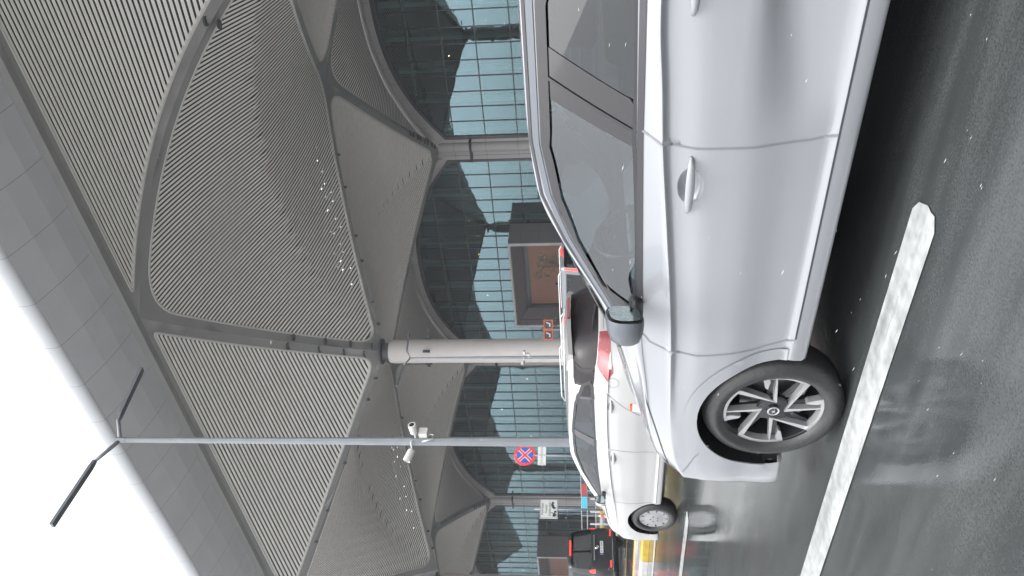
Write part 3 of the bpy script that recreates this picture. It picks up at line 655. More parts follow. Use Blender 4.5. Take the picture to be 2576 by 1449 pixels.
class Car:
    def __init__(s, name, skin, loc, rz=0, ns=6, nt=4):
        s.root = empty(name, loc, rz); s.k = skin; s.ns, s.nt = ns, nt; s.sc = (4, 1)
    def fix(s, V3, T):          # make faces look outwards on the +x half
        T = np.asarray(T); a, b, c = V3[T[:, 0]], V3[T[:, 1]], V3[T[:, 2]]; n = np.cross(b - a, c - a).sum(0)
        ref = V3[T].mean((0, 1)) - np.array((0, V3[T].mean((0, 1))[1], .45)); return T if np.dot(n, ref) > 0 else T[:, ::-1]
    def patch(s, name, poly, m, off=0., parent=None, holes=(), sides='LR', smooth=True, dish=None, dens=1, thick=0):
        """surface patch over (s,t) polygon, one object per side"""
        p = np.asarray(poly); lo, hi = p.min(0), p.max(0); g = s.k.grid(int(s.ns * dens), int(s.nt * dens)); g = g[(g[:, 0] > lo[0]) & (g[:, 0] < hi[0]) & (g[:, 1] > lo[1]) & (g[:, 1] < hi[1])]
        if len(g): g = g[in_poly(g, poly)]
        V, T, _ = cdt(poly, holes, g, s.sc); V, T = compact(V, T); o = off
        if dish is not None:
            d = np.array([min(np.hypot((q[0] - a[0]) * 4, q[1] - a[1]) for a in resample(poly, .1)) for q in V]); o = off - dish * (1 - np.exp(-(d / (d.max() * .45)) ** 2))
        V3 = s.k.P(V, o); T = s.fix(V3, T); res = []
        for sd in sides:
            W3 = V3 * ((-1, 1, 1) if sd == 'L' else (1, 1, 1)); F = [tuple(t[::-1]) for t in T] if sd == 'L' else [tuple(t) for t in T]
            par = parent[sd] if isinstance(parent, dict) else (parent or s.root)
            res.append(mesh_obj(name, W3, F, m, par, smooth))
        return res
    def centre_patch(s, name, poly, m, off=0., parent=None, smooth=True):
        """patch touching t = T mirrored into one mesh"""
        p = np.asarray(poly); g = s.k.grid(s.ns, s.nt); g = g[in_poly(g, poly)]; V, T, _ = cdt(poly, [], g, s.sc); V, T = compact(V, T); V3 = s.k.P(V, off); T = s.fix(V3, T)
        W3, F = both(V3, T); return mesh_obj(name, W3, F, m, parent or s.root, smooth)
    def body(s, m, holes, regions, name='body'):
        k = s.k; outl = resample([(0, 0), (k.S, 0), (k.S, k.T), (0, k.T)], .12); hs = [list(h) for h in holes]; rg = [list(r[1]) for r in regions]
        g = k.grid(s.ns, s.nt); V, T, C = cdt(outl, hs, g, s.sc, extra=rg); lab = np.full(len(T), -1)
        for i, r in enumerate(rg): lab[in_poly(C, r)] = i
        V3 = k.P(V); out = {}
        for i in [-1] + list(range(len(rg))):
            t = T[lab == i]
            if not len(t): continue
            v, tt = compact(V3, t); tt = s.fix(v, tt)
            if i < 0: W3, F = both(v, tt); out['body'] = mesh_obj(name, W3, F, m, s.root, True)
            else:
                nm = regions[i][0]; d = {}
                for sd in 'LR':
                    W3 = v * ((-1, 1, 1) if sd == 'L' else (1, 1, 1)); F = [tuple(q[::-1]) for q in tt] if sd == 'L' else [tuple(q) for q in tt]; d[sd] = mesh_obj(nm, W3, F, m, s.root, True)
                out[(nm, i)] = d
        return out
    def yz(s, pts, **k): return s.k.inv(pts, **k)
    def seam(s, pts, w=.008, m=None, off=.0012, name='panel_gap', parent=None, **k):
        """thin line along a (y,z) polyline"""
        pts = resample(pts, .05, False); P = np.array(pts); d = np.gradient(P, axis=0); d /= np.linalg.norm(d, axis=1)[:, None]; n = np.stack([-d[:, 1], d[:, 0]], 1)
        A = s.k.inv(P + n * w / 2, **k); B = s.k.inv(P - n * w / 2, **k); V3 = s.k.P(A + B, off); q = len(A); F = [(i, i + 1, q + i + 1, q + i) for i in range(q - 1)]
        for sd in 'LR':
            par = parent[sd] if isinstance(parent, dict) else (parent or s.root)
            W3 = V3 * ((-1, 1, 1) if sd == 'L' else (1, 1, 1)); nn = np.cross(W3[1] - W3[0], W3[q] - W3[0]); ff = F if (nn[0] < 0) == (sd == 'L') else [f[::-1] for f in F]
            mesh_obj(name, W3, ff, m or M['seam'], par)
    def seam_st(s, pts, w=.06, m=None, off=.0015, name='panel_gap'):
        P = np.array(resample(pts, .1, False)); d = np.gradient(P, axis=0) * (4, 1); d /= np.linalg.norm(d, axis=1)[:, None]; n = np.stack([-d[:, 1] / 4, d[:, 0]], 1)
        V3 = s.k.P(np.vstack([P + n * w / 2, P - n * w / 2]), off); q = len(P); F = [(i, i + 1, q + i + 1, q + i) for i in range(q - 1)]; W3, F2 = both(V3, F); mesh_obj(name, W3, F2, m or M['seam'], s.root)
def circ(cy, cz, r, a0=0, a1=360, n=40, ry=None): return [(cy + (ry or r) * math.cos(math.radians(a)), cz + r * math.sin(math.radians(a))) for a in np.linspace(a0, a1, n)]
def arch_hole(c, cy, cz, r, zmin, ry=None):
    p = [q for q in circ(cy, cz, r, -60, 240, 61, ry) if q[1] > zmin]; st = c.yz(p, tmax=12); return [(st[0][0], -.0)] + st + [(st[-1][0], -.0)], p
def underside(c, W_, y0, y1, arches, zs=.2, r=.36):
    b = MB(); b.box(-W_ * .8, W_ * .8, y0, y1, zs - .02, zs + .02); b.box(-W_ * .62, W_ * .62, y1, y1 + .14, zs, .5)
    for cy, cz in arches:
        b.box(-W_ + .36, W_ - .36, cy - r, cy + r, .15, .45)
        for sd in (-1, 1):
            n = 20; v = []; 
            for a in np.linspace(8, 172, n):
                q = math.radians(a); y, z = cy + (r + .015) * math.cos(q), cz + (r + .015) * math.sin(q); v += [(sd * W_ * .975, y, z), (sd * (W_ - .34), y, z)]
            b.add(v, [(i * 2, i * 2 + 2, i * 2 + 3, i * 2 + 1) for i in range(n - 1)])
            for ya, yb in ((cy + r - .005, cy + r + .03), (cy - r - .03, cy - r + .005)): b.box(min(sd * (W_ - .5), sd * (W_ - .07)), max(sd * (W_ - .5), sd * (W_ - .07)), ya, yb, .24, cz)
            b.add([(sd * (W_ - .34), cy - r + .02, .2), (sd * (W_ - .34), cy + r - .02, .2), (sd * (W_ - .34), cy + r + .03, cz + r + .05), (sd * (W_ - .34), cy - r - .03, cz + r + .05)], [(0, 1, 2, 3)])
    b.build('underbody', M['black'], c.root)

def tyre_mesh(R, rr, w=.2):
    hw = w / 2; p = [(rr - .005, -hw + .02), (rr + .004, -hw + .004), (rr + .03, -hw - .008), (R - .045, -hw - .004), (R - .015, -hw + .012), (R, -hw + .04), (R, hw - .04), (R - .015, hw - .012), (R - .045, hw + .004), (rr + .03, hw + .008), (rr + .004, hw - .004), (rr - .005, hw - .02)]
    return MB().lathe(p, 'X', 64)
def pol(R, a): return (R * math.sin(a), R * math.cos(a))      # (y forward, z up), angle from up towards the front
def flatpoly(b, pts, x0, x1, mi=0): b.prism(pts, x0, x1, lambda u, w, d: (d, u, w), mi)
def wheel_a(parent, loc, rz, R=.319, rr=.222):      # machined pinwheel alloy, outer face towards -X
    w = MB(); w.lathe([(rr + .012, -.085), (rr + .012, -.075), (rr - .002, -.07), (rr - .012, -.03), (rr - .03, .08)], 'X', 64)
    w.lathe([(.075, -.055), (.07, -.066), (.03, -.07), (.001, -.07)], 'X', 32)
    for i in range(8):
        a = math.radians(i * 45 + 10); q = [pol(.05, a - .3), pol(rr - .01, a - .10), pol(rr - .01, a + .10), pol(.05, a + .3)]; flatpoly(w, q, -.045, -.02)
    o = w.build('wheel', M['dark_alu'], parent, ang=30); o.location = loc; o.rotation_euler = (0, 0, rz)
    f = MB()
    for i in range(4):
        ph = math.radians(90 * i + 3)
        ap = pol(.058, ph - .1); th = ph + math.radians(52); xo, xi = -.075, -.04
        t1 = pol(rr - .006, ph - .018); t2 = pol(rr - .006, ph + .014); flatpoly(f, [pol(.052, ph - .25), t1, t2, pol(.066, ph + .06)], xo, xi)
        flatpoly(f, [pol(.052, ph - .25), pol(.064, ph + .08), pol(rr - .003, th - .075), pol(rr + .001, th + .05)][::-1], xo, xi)
        a0, a1 = ph - math.radians(42), ph + math.radians(16); n = 14; arc = [pol(rr + .006, lerp(a0, a1, k / n)) for k in range(n + 1)] + [pol(rr - .009 - .006 * (k / n), lerp(a1, a0, k / n)) for k in range(n + 1)]
        flatpoly(f, arc, xo - .003, xi)
        h = ph + math.radians(16); flatpoly(f, [pol(rr + .002, h), pol(rr + .002, h - .13), pol(rr * .86, h - .14), pol(rr * .66, h - .04), pol(rr * .72, h + .02)], xo, xi)
    f.build('machined_face', M['alu'], o, ang=20)
    h = MB(); h.lathe([(.032, -.074), (.031, -.079), (.001, -.081)], 'X', 24); h.build('hub_cap', M['gloss_black'], o)
    e = MB(); e.lathe([(.0205, -.0815), (.024, -.083), (.0275, -.0815)], 'X', 28); flatpoly(e, [(-.034, .002), (-.006, -.004), (-.004, .008), (.034, -.002), (.006, .004), (.004, -.008)], -.084, -.080); e.build('wheel_emblem', M['alu'], o)
    d = MB(); d.lathe([(.06, -.0), (.14, -.0), (.14, .02), (.06, .02)], 'X', 40); d.build('brake_disc', M['disc'], o)
    cal = MB(); flatpoly(cal, [pol(.10, 2.2), pol(.165, 2.2), pol(.165, 2.9), pol(.10, 2.9)], -.025, .03); cal.build('brake_caliper', M['galv'], o)
    t = tyre_mesh(R, rr + .008); t.build('tyre', M['rubber'], o, ang=50)
    return o
def wheel_b(parent, loc, rz, R=.31, rr=.2, cover=True, m='alu'):   # silver wheel cover with slots by the rim
    w = MB(); w.lathe([(rr + .012, -.085), (rr - .004, -.07), (rr - .03, .08)], 'X', 48); w.lathe([(rr * .99, -.05), (.02, -.05)], 'X', 32); o = w.build('wheel', M['dark_alu'], parent, ang=30); o.location = loc; o.rotation_euler = (0, 0, rz)
    f = MB(); n = 9; prof = [(.001, -.092), (.05, -.092), (rr * .62, -.083)]
    f.lathe(prof, 'X', 36); f.lathe([(rr * .93, -.078), (rr * 1.02, -.076), (rr * 1.05, -.068)], 'X', 48)
    for i in range(n):
        a = 2 * math.pi * i / n; hw = .26 if m == 'alu' else .12; flatpoly(f, [pol(rr * .56, a - hw * 1.5), pol(rr * .97, a - hw), pol(rr * .97, a + hw), pol(rr * .56, a + hw * 1.5)], -.082, -.06)
    f.build('wheel_cover', mat('wheel_cover_silver', (.30, .30, .31), .35, metal=.3) if 'wheel_cover_silver' not in bpy.data.materials else bpy.data.materials['wheel_cover_silver'], o, ang=25)
    g = MB()
    for i in range(5): a = 2 * math.pi * i / 5; y, z = pol(.052, a); g.lathe([(.011, -.0935), (.001, -.0938)], 'X', 10, c=(0, y, z))
    g.build('wheel_nuts', M['gap_dark'], o)
    tyre_mesh(R, rr + .01).build('tyre', M['rubber'], o, ang=50); return o
def four_wheels(make, root, yf, yr, lx, z, R):
    a = make(root, (-lx, yf, z), 0)
    for x, y, rz in ((-lx, yr, 0), (lx, yf, math.pi), (lx, yr, math.pi)):
        c = copy_tree(a, root); c.location = (x, y, z); c.rotation_euler = (0, 0, rz)
def handle(car, y0, y1, z, W_off, par, m, sides='LR', tk=.011):
    """pull handle: tapered bar standing off the door"""
    ys = np.linspace(0, 1, 11); st = car.yz([(lerp(y0, y1, q), z) for q in ys], tmax=12); P = car.k.P(st, 0.)
    for sd in sides:
        b = MB(); pts = []; 
        for q, p in zip(ys, P):
            o = .034 * math.sin(math.pi * min(max(q, 0.0), 1)) ** .35; pts.append((p[0] + o - .004, p[1], p[2]))
        hs_ = [max(.35, math.sin(math.pi * q) ** .3) for q in ys]; v = []; n = 10
        for (x, y, zz), hh in zip(pts, hs_):
            for k in range(n): a = 2 * math.pi * k / n; v.append(((x + tk * .8 * math.cos(a)) * (1 if sd == 'R' else -1), y, zz + tk * 1.55 * hh * math.sin(a)))
        f = [(i * n + k, i * n + (k + 1) % n, (i + 1) * n + (k + 1) % n, (i + 1) * n + k) for i in range(len(pts) - 1) for k in range(n)] + [tuple(range(n)), tuple((len(pts) - 1) * n + k for k in range(n))]
        mesh_obj('door_handle', v, f, m, par[sd], True)
def mirror(car, lx, y, z, m, sc=1., sides='LR', par=None, dy=1., sh=.45, wd=.1):
    for sd in sides:
        g = -1 if sd == 'L' else 1; b = MB(); n = 20; rings = [(-.0, 1.0), (.015, 1.04), (.05, 1.0), (.085, .82), (.105, .5), (.112, .05)]; v = []
        def sp(k, q, yy):
            a = 2 * math.pi * k / n; ca, sa = math.cos(a), math.sin(a); e = .62; return (g * (lx + sc * q * wd * math.copysign(abs(ca) ** e, ca)), y + sc * yy * dy - sh * sc * q * wd * math.copysign(abs(ca) ** e, ca), z + sc * q * .068 * math.copysign(abs(sa) ** e, sa) - sc * .012 * ca)
        for yy, q in rings: v += [sp(k, q, yy) for k in range(n)]
        b.add(v, [(i * n + k, i * n + (k + 1) % n, (i + 1) * n + (k + 1) % n, (i + 1) * n + k) for i in range(len(rings) - 1) for k in range(n)])
        o = b.build('side_mirror', m, car.root, smooth=True)
        mg = MB(); mg.add([sp(k, .97, -.002) for k in range(n)], [tuple(range(n))] if g > 0 else [tuple(range(n - 1, -1, -1))]); mg.build('mirror_surround', M['black'], o)
        mg = MB(); mg.add([sp(k, .86, -.006) for k in range(n)], [tuple(range(n))] if g > 0 else [tuple(range(n - 1, -1, -1))]); mg.build('mirror_glass', mat('mirror_glass', (.45, .55, .58), .05, metal=1) if 'mirror_glass' not in bpy.data.materials else bpy.data.materials['mirror_glass'], o)
        mg = MB(); mg.tube([(g * (lx - .19 * sc), y + .06, z - .055 * sc), (g * (lx - .06 * sc), y + .05, z - .05 * sc), (g * (lx + .02), y + .05, z - .035 * sc)], [.03 * sc, .026 * sc, .02 * sc], 8); mg.build('mirror_arm', M['black'], o, smooth=True)
def cabin(car, W_, yf, yr, zb, zr, wheel_side=-1):
    """seats, dashboard and steering wheel"""
    b = MB(); b.box(-W_ * .86, W_ * .86, yr - .6, yf + .25, .30, .34); b.build('cabin_floor', M['interior'], car.root)
    d = MB(); d.prism([(yf + .35, .55), (yf + .35, zb - .02), (yf + .12, zb - .0), (yf - .02, zb - .08), (yf, .55)], -W_ * .82, W_ * .82, lambda u, w, q: (q, u, w)); d.build('dashboard', M['interior'], car.root, ang=30)
    for yy, w2 in ((yf - .95, .24), (yr + .05, .30)):
        for sx in (-1, 1):
            x = sx * (.36 if w2 < .25 else .33); s_ = MB()
            s_.prism(fillet([(yy, .45), (yy + .5, .5), (yy + .5, .6), (yy, .58)], .04, 3), x - w2, x + w2, lambda u, w, q: (q, u, w)); s_.prism(fillet([(yy + .02, .5), (yy - .2, zr - .33), (yy - .3, zr - .33), (yy - .12, .5)], .04, 3), x - w2, x + w2, lambda u, w, q: (q, u, w))
            s_.prism(fillet([(yy - .2, zr - .30), (yy - .22, zr - .13), (yy - .32, zr - .13), (yy - .3, zr - .3)], .03, 3), x - w2 * .5, x + w2 * .5, lambda u, w, q: (q, u, w)); s_.build('seat', M['interior'], car.root, ang=40)
    st = MB(); c = Vector((wheel_side * .36, yf - .22, zb + .0)); up = Vector((0, .35, .94)); rt = Vector((1, 0, 0)); pts = [c + (up * math.sin(a) + rt * math.cos(a)) * .18 for a in np.linspace(0, 2 * math.pi, 25)]
    st.tube(pts, .016, 8); st.tube([c - rt * .17, c + rt * .17], .02, 6); st.tube([c, c + Vector((0, .28, -.12))], .03, 6); st.build('steering_wheel', M['black'], car.root, smooth=True)
def arr(x): return [tuple(p) for p in x]

# ---- the near silver-white hatchback
def near_car():
    Wd = .885; R_ = []
    R_.append(sec(-3.22, .02, .98, .90, (.02, .22, 1.28), (.02, .40, 1.385), (.62, 1.40), zs=.26, dyb=.10, dys=.04, wb=.02))
    R_.append(sec(-3.16, .50, .98, .90, (.45, .24, 1.29), (.42, .42, 1.385), (.56, 1.405), zs=.24, dyb=.10, dys=.04, wb=.48))
    R_.append(sec(-3.02, .80, .985, .91, (.60, .22, 1.29), (.56, .38, 1.38), (.44, 1.41), zs=.22, dyb=.08, dys=.04, cr=.4, wb=.72))
    R_.append(sec(-2.75, .87, .99, .925, (.63, .10, 1.30), (.58, .16, 1.375), (.2, 1.42), cr=.7, wb=.795))
    R_.append(sec(-2.35, Wd, .99, .93, (.645, .03, 1.325), (.595, .04, 1.38), (.05, 1.432), wb=.825, lz=.5, li=.948))
    R_.append(sec(-1.90, Wd, .987, .928, (.65, 0, 1.345), (.60, 0, 1.388), (0, 1.438), wb=.828, lz=.36, li=.952))
    R_.append(sec(-1.62, Wd, .978, .910, (.65, 0, 1.345), (.60, 0, 1.390), (0, 1.437), wb=.829, lz=.26, li=.960))
    R_.append(sec(-1.40, Wd, .97, .897, (.65, 0, 1.345), (.60, 0, 1.390), (0, 1.436), wb=.830))
    R_.append(sec(-1.08, Wd, .96, .868, (.655, 0, 1.312), (.605, 0, 1.366), (.02, 1.425), wb=.833))
    R_.append(sec(-.80, Wd, .95, .842, (.69, 0, 1.195), (.635, .02, 1.252), (.18, 1.345), wb=.836))
    R_.append(sec(-.56, Wd, .938, .822, (.745, 0, 1.06), (.70, .05, 1.098), (.34, 1.20), wb=.836))
    R_.append(sec(-.40, Wd, .93, .812, (.79, .02, .985), (.765, .10, 1.01), (.42, 1.075), wb=.83, cr=.8))
    R_.append(sec(-.16, .887, .905, .80, (.80, .02, .93), (.72, .10, .965), (.42, 1.01), wb=.835, cr=.3))
    R_.append(sec(.10, .887, .875, .785, (.77, .03, .90), (.66, .06, .925), (.36, .97), wb=.825, cr=0, low=.3))
    R_.append(sec(.36, .875, .83, .75, (.72, .03, .855), (.60, .06, .88), (.24, .91), wb=.80, cr=0, low=0))
    R_.append(sec(.56, .83, .76, .69, (.64, .04, .80), (.52, .08, .82), (.15, .845), zs=.20, wb=.74, cr=0, dys=.04, low=0))
    R_.append(sec(.645, .765, .735, .665, (.58, .035, .775), (.47, .065, .795), (.10, .815), zs=.20, wb=.675, cr=0, dys=.05, low=0))
    R_.append(sec(.715, .64, .71, .64, (.50, .03, .75), (.40, .05, .77), (.06, .79), zs=.20, wb=.58, cr=0, dys=.06, low=0))
    R_.append(sec(.80, .02, .68, .60, (.02, 0, .72), (.02, -.01, .735), (-.02, .75), zs=.20, wb=.02, cr=0, dys=.02, low=0))
    k = Skin(R_); c = Car('silver_hatchback', k, (2.46 + .885, 2.85, 0), ns=7, nt=4)
    tag(c.root, 'silver-white hatchback seen close from its left side, filling the lane beside the camera', 'car')
    mt = M['paint_silver']; ZC = .315
    h1, p1 = arch_hole(c, .03, ZC, .354, .225, .364); h2, p2 = arch_hole(c, -2.51, ZC, .354, .225, .364)
    top = [(-2.42, 1.18), (-2.25, 1.27), (-1.85, 1.332), (-1.30, 1.336), (-1.07, 1.300), (-.87, 1.228), (-.67, 1.124), (-.56, 1.062), (-.47, 1.01)]
    bot = [(-.46, .955), (-.7, .958), (-1.4, .985), (-2.1, 1.0), (-2.42, 1.01), (-2.50, 1.08)]
    dlo_yz = resample(bot + top, .06); dlo = c.yz(dlo_yz, tmax=17, srange=(2, 13))
    ws = [(8.35, 21), (7.55, 18.7), (8.5, 18.55), (9.6, 18.5), (10.1, 18.7), (10.25, 19.5), (10.3, 21)]; ws = resample(ws, .25)
    ws = resample([(8.25, 21), (8.2, 19.6), (8.35, 18.8), (9.4, 18.6), (10.6, 18.6), (11.05, 18.8), (11.15, 19.6), (11.2, 21)], .3)
    rw = resample([(.0, 12.8), (1.3, 12.8), (2.2, 13.2), (2.25, 15), (2.1, 17), (1.2, 17.5), (.0, 17.6)], .3)
    seamB = [(-1.455, .985), (-1.41, .90), (-1.392, .784), (-1.392, .581), (-1.405, .396), (-1.425, .305)]
    seamA = [(-.50, .958), (-.42, .90), (-.385, .80), (-.37, .70), (-.40, .46), (-.455, .303)]
    seamR = [(-2.48, .98), (-2.44, .86), (-2.30, .70), (-2.12, .58), (-2.06, .42), (-2.05, .31)]
    fd = c.yz(resample(seamB + seamA[::-1], .05), tmax=12.2, srange=(3, 13)); rd = c.yz(resample(seamR + seamB[::-1], .05), tmax=12.2, srange=(3, 13))
    cup = c.yz(circ(-1.235, .79, .046, 0, 360, 29, .078)[:-1], tmax=12); cup2 = c.yz(circ(-1.985, .823, .046, 0, 360, 29, .078)[:-1], tmax=12)
    hl = resample([(14.5, 10.8), (15.3, 10.5), (16.2, 10.5), (17.0, 10.7), (17.05, 12.2), (15.8, 12.9), (14.45, 12.4)], .2)
    tl = resample([(1.35, 10.4), (3.0, 10.6), (3.0, 12.2), (1.35, 12.2)], .2)
    out = c.body(mt, [h1, h2, dlo, ws, rw, cup, cup2, hl, tl], [('front_door', fd), ('rear_door', rd)])
    fdo = out[('front_door', 0)]; rdo = out[('rear_door', 1)]
    c.patch('handle_recess', cup, mt, 0, fdo, dish=.028, dens=3); c.patch('handle_recess', cup2, mt, 0, rdo, dish=.028, dens=3)
    handle(c, -1.36, -1.115, .795, 0, fdo, mt); handle(c, -2.11, -1.865, .827, 0, rdo, mt)
    c.seam(seamB, .009); c.seam(seamA, .009); c.seam(seamR, .009)
    c.seam([(-2.05, .303), (-1.43, .303), (-.46, .300)], .007, m=M['gap_dark'])
    c.seam([(-.36, .955), (-.05, .905), (.2, .84), (.36, .80), (.52, .755), (.62, .71)], .007, m=M['gap_dark'], tmax=14)
    c.seam([(.23, .60), (.34, .66), (.50, .70)], .006)
    # window glass
    gp = np.array(dlo); mid = c.yz([(-1.40, 1.0), (-1.56, 1.32)], tmax=17)
    fw = c.yz(resample([(-.46, .955), (-.7, .958), (-1.36, .982), (-1.57, 1.334), (-1.30, 1.336), (-1.07, 1.300), (-.87, 1.228), (-.67, 1.124), (-.56, 1.062), (-.47, 1.01)], .06), tmax=17, srange=(2, 13))
    bw = c.yz(resample([(-1.36, .982), (-2.1, 1.0), (-2.42, 1.01), (-2.50, 1.08), (-2.42, 1.18), (-2.25, 1.27), (-1.85, 1.332), (-1.57, 1.334)], .06), tmax=17, srange=(2, 13))
    c.patch('side_window', fw, M['near_glass'], -.006); c.patch('side_window', bw, M['near_rear_glass'], -.006)
    bp = c.yz(resample([(-1.36, .975), (-1.54, .978), (-1.72, 1.332), (-1.52, 1.334)], .06), tmax=17, srange=(3, 13)); c.patch('door_pillar', bp, M['pillar_black'], -.003)
    c.seam([(-1.43, .985), (-1.60, 1.33)], .012, m=M['black'], off=.002, tmax=17, name='pillar_gap')
    inner = offset_poly([(a * 4, b) for a, b in dlo], -.45) / (4, 1); c.patch('window_seal', dlo, M['black'], .002, holes=[arr(inner)])
    # black waist strip and roof gutter
    c.seam([(-2.42, .985), (-1.4, .972), (-.46, .945)], .022, m=M['gap_dark'], off=.003, tmax=17, name='waist_strip')
    c.seam([(-2.25, 1.292), (-1.85, 1.350), (-1.30, 1.353), (-1.07, 1.318), (-.86, 1.243), (-.66, 1.138), (-.52, 1.06)], .024, m=M['galv_dark'], off=.004, tmax=18.4, srange=(2, 13), name='window_frame')
    gut = [(-2.3, 1.345), (-1.85, 1.374), (-1.3, 1.376), (-1.05, 1.345), (-.83, 1.255), (-.63, 1.14), (-.47, 1.045)]
    c.seam(gut, .012, m=M['gap_dark'], off=.004, tmax=19, srange=(2, 13), name='roof_gutter')
    c.centre_patch('windscreen', ws, M['car_glass'], -.004); c.centre_patch('rear_window', rw, M['privacy_glass'], -.004)
    tri = c.yz([(-.46, .96), (-.60, .96), (-.66, 1.10), (-.52, 1.03)], tmax=17); c.patch('mirror_sail', tri, M['black'], .003)
    c.patch('headlight', hl, M['headlight'], -.004); c.patch('tail_light', tl, M['lens_red'], -.003)
    # wheel-arch lips
    for cy in (.03, -2.51):
        o1 = [q for q in circ(cy, ZC, .415, -60, 240, 61, .43) if q[1] > .30]; i1 = [q for q in circ(cy, ZC, .355, -60, 240, 61, .365) if q[1] > .30]; pl = c.yz(o1 + i1[::-1], tmax=12); c.patch('arch_lip', pl, mt, .005)
    underside(c, .885, -3.0, .40, [(.03, ZC), (-2.51, ZC)], r=.358)
    four_wheels(wheel_a, c.root, .025, -2.515, .885 - .118, ZC + .004, .319)
    mirror(c, .975, -.70, 1.02, M['galv_dark'], sc=1.04, dy=1.35)
    cabin(c, .82, -.45, -1.7, .95, 1.42)
    MB().add([(-.46 / 2, .82, .52), (.46 / 2, .82, .52), (.23, .82, .63), (-.23, .82, .63)], [(0, 3, 2, 1)]).build('licence_plate', M['sign_white'], c.root)
    return c
near = near_car()

# ---- the white hatchback ahead in the next lane
def hatch2():
    R_ = []; Wd = .855
    R_.append(sec(-3.17, .02, 1.02, .90, (.02, .18, 1.28), (.02, .26, 1.40), (.5, 1.44), zs=.26, dyb=.04, dys=.06, wb=.02, cr=0))
    R_.append(sec(-3.13, .48, 1.03, .90, (.42, .19, 1.29), (.42, .28, 1.40), (.46, 1.44), zs=.25, dyb=.05, dys=.06, wb=.46, cr=0))
    R_.append(sec(-2.98, .76, 1.05, .92, (.58, .20, 1.30), (.56, .25, 1.395), (.36, 1.445), zs=.24, dyb=.10, dys=.04, wb=.67, cr=.1))
    R_.append(sec(-2.66, .84, 1.07, .94, (.62, .06, 1.31), (.58, .08, 1.395), (.14, 1.45), wb=.765, cr=.4))
    R_.append(sec(-2.2, Wd, 1.075, .955, (.625, 0, 1.345), (.575, 0, 1.40), (0, 1.455), wb=.785, cr=.6))
    R_.append(sec(-1.5, Wd, 1.055, .935, (.63, 0, 1.375), (.58, 0, 1.415), (0, 1.462), wb=.79, cr=.6))
    R_.append(sec(-1.15, Wd, 1.04, .915, (.635, 0, 1.355), (.585, 0, 1.405), (0, 1.455), wb=.795, cr=.6))
    R_.append(sec(-.80, Wd, 1.01, .89, (.66, 0, 1.255), (.61, 0, 1.315), (.14, 1.40), wb=.80, cr=.6))
    R_.append(sec(-.50, Wd, .985, .86, (.72, 0, 1.105), (.675, .05, 1.165), (.3, 1.26), wb=.805, cr=.5))
    R_.append(sec(-.32, Wd, .965, .84, (.77, .02, 1.01), (.735, .10, 1.04), (.4, 1.10), wb=.80, cr=.3))
    R_.append(sec(-.1, .855, .94, .82, (.77, .02, .965), (.69, .10, .99), (.38, 1.03), wb=.80, cr=.2))
    R_.append(sec(.18, .85, .90, .80, (.74, .03, .925), (.62, .06, .95), (.3, .98), wb=.79, cr=0, low=.3))
    R_.append(sec(.42, .835, .83, .74, (.68, .03, .86), (.56, .06, .885), (.18, .92), wb=.755, cr=0, low=0))
    R_.append(sec(.58, .78, .73, .66, (.60, .03, .78), (.48, .06, .80), (.12, .83), zs=.2, wb=.69, cr=0, low=0, dys=.02))
    R_.append(sec(.70, .55, .68, .61, (.42, .02, .73), (.34, .03, .75), (.04, .77), zs=.2, wb=.48, cr=0, low=0, dys=.02))
    R_.append(sec(.76, .02, .66, .6, (.02, 0, .71), (.02, -.01, .73), (-.02, .75), zs=.2, wb=.02, cr=0, low=0))
    k = Skin(R_); c = Car('white_hatchback', k, (6.2 + .855, 9.35, 0), ns=6, nt=4)
    tag(c.root, 'white hatchback with big red tail lamp in the next lane, mirrored in the wet road', 'car')
    mt = M['paint_white']; ZC = .305
    h1, _ = arch_hole(c, .0, ZC, .355, .225, .36); h2, _ = arch_hole(c, -2.54, ZC, .355, .225, .36)
    dlo_yz = resample([(-.42, 1.0), (-1.0, 1.05), (-1.5, 1.075), (-2.2, 1.095), (-2.52, 1.10), (-2.62, 1.13), (-2.5, 1.24), (-2.25, 1.30), (-2.12, 1.335), (-1.7, 1.37), (-1.4, 1.368), (-1.15, 1.35), (-.82, 1.262), (-.55, 1.135), (-.40, 1.04)], .07)
    dlo = c.yz(dlo_yz, tmax=17, srange=(2, 12))
    ws = resample([(6.3, 21), (6.25, 19.6), (6.4, 18.8), (7.4, 18.6), (8.7, 18.6), (9.1, 18.9), (9.2, 21)], .3)
    rw = resample([(0, 12.6), (1.2, 12.6), (2.15, 13.0), (2.55, 13.3), (2.5, 15), (2.15, 16.6), (1.2, 17.2), (0, 17.3)], .3)
    sB = [(-1.55, 1.05), (-1.49, .94), (-1.43, .36), (-1.44, .30)]; sA = [(-.43, .97), (-.40, .85), (-.39, .7), (-.38, .30)]; sR = [(-2.58, 1.07), (-2.50, .97), (-2.28, .76), (-2.13, .57), (-2.1, .30)]
    fd = c.yz(resample(sB + sA[::-1], .06), tmax=12.2, srange=(3, 12)); rd = c.yz(resample(sR + sB[::-1], .06), tmax=12.2, srange=(2.5, 12))
    tl_yz = None; tl = resample([(.85, 11.0), (1.4, 10.0), (2.2, 8.4), (2.5, 8.2), (2.95, 10.2), (2.9, 11.2), (2.2, 12.2), (1.5, 12.3), (.9, 12.0)], .2)
    hl = resample([(12.0, 11.3), (12.4, 10.6), (13.3, 10.2), (13.9, 10.5), (13.9, 11.6), (13.2, 12.3), (12.3, 12.2)], .2)
    out = c.body(mt, [h1, h2, dlo, ws, rw, tl, hl], [('front_door', fd), ('rear_door', rd)]); fdo, rdo = out[('front_door', 0)], out[('rear_door', 1)]
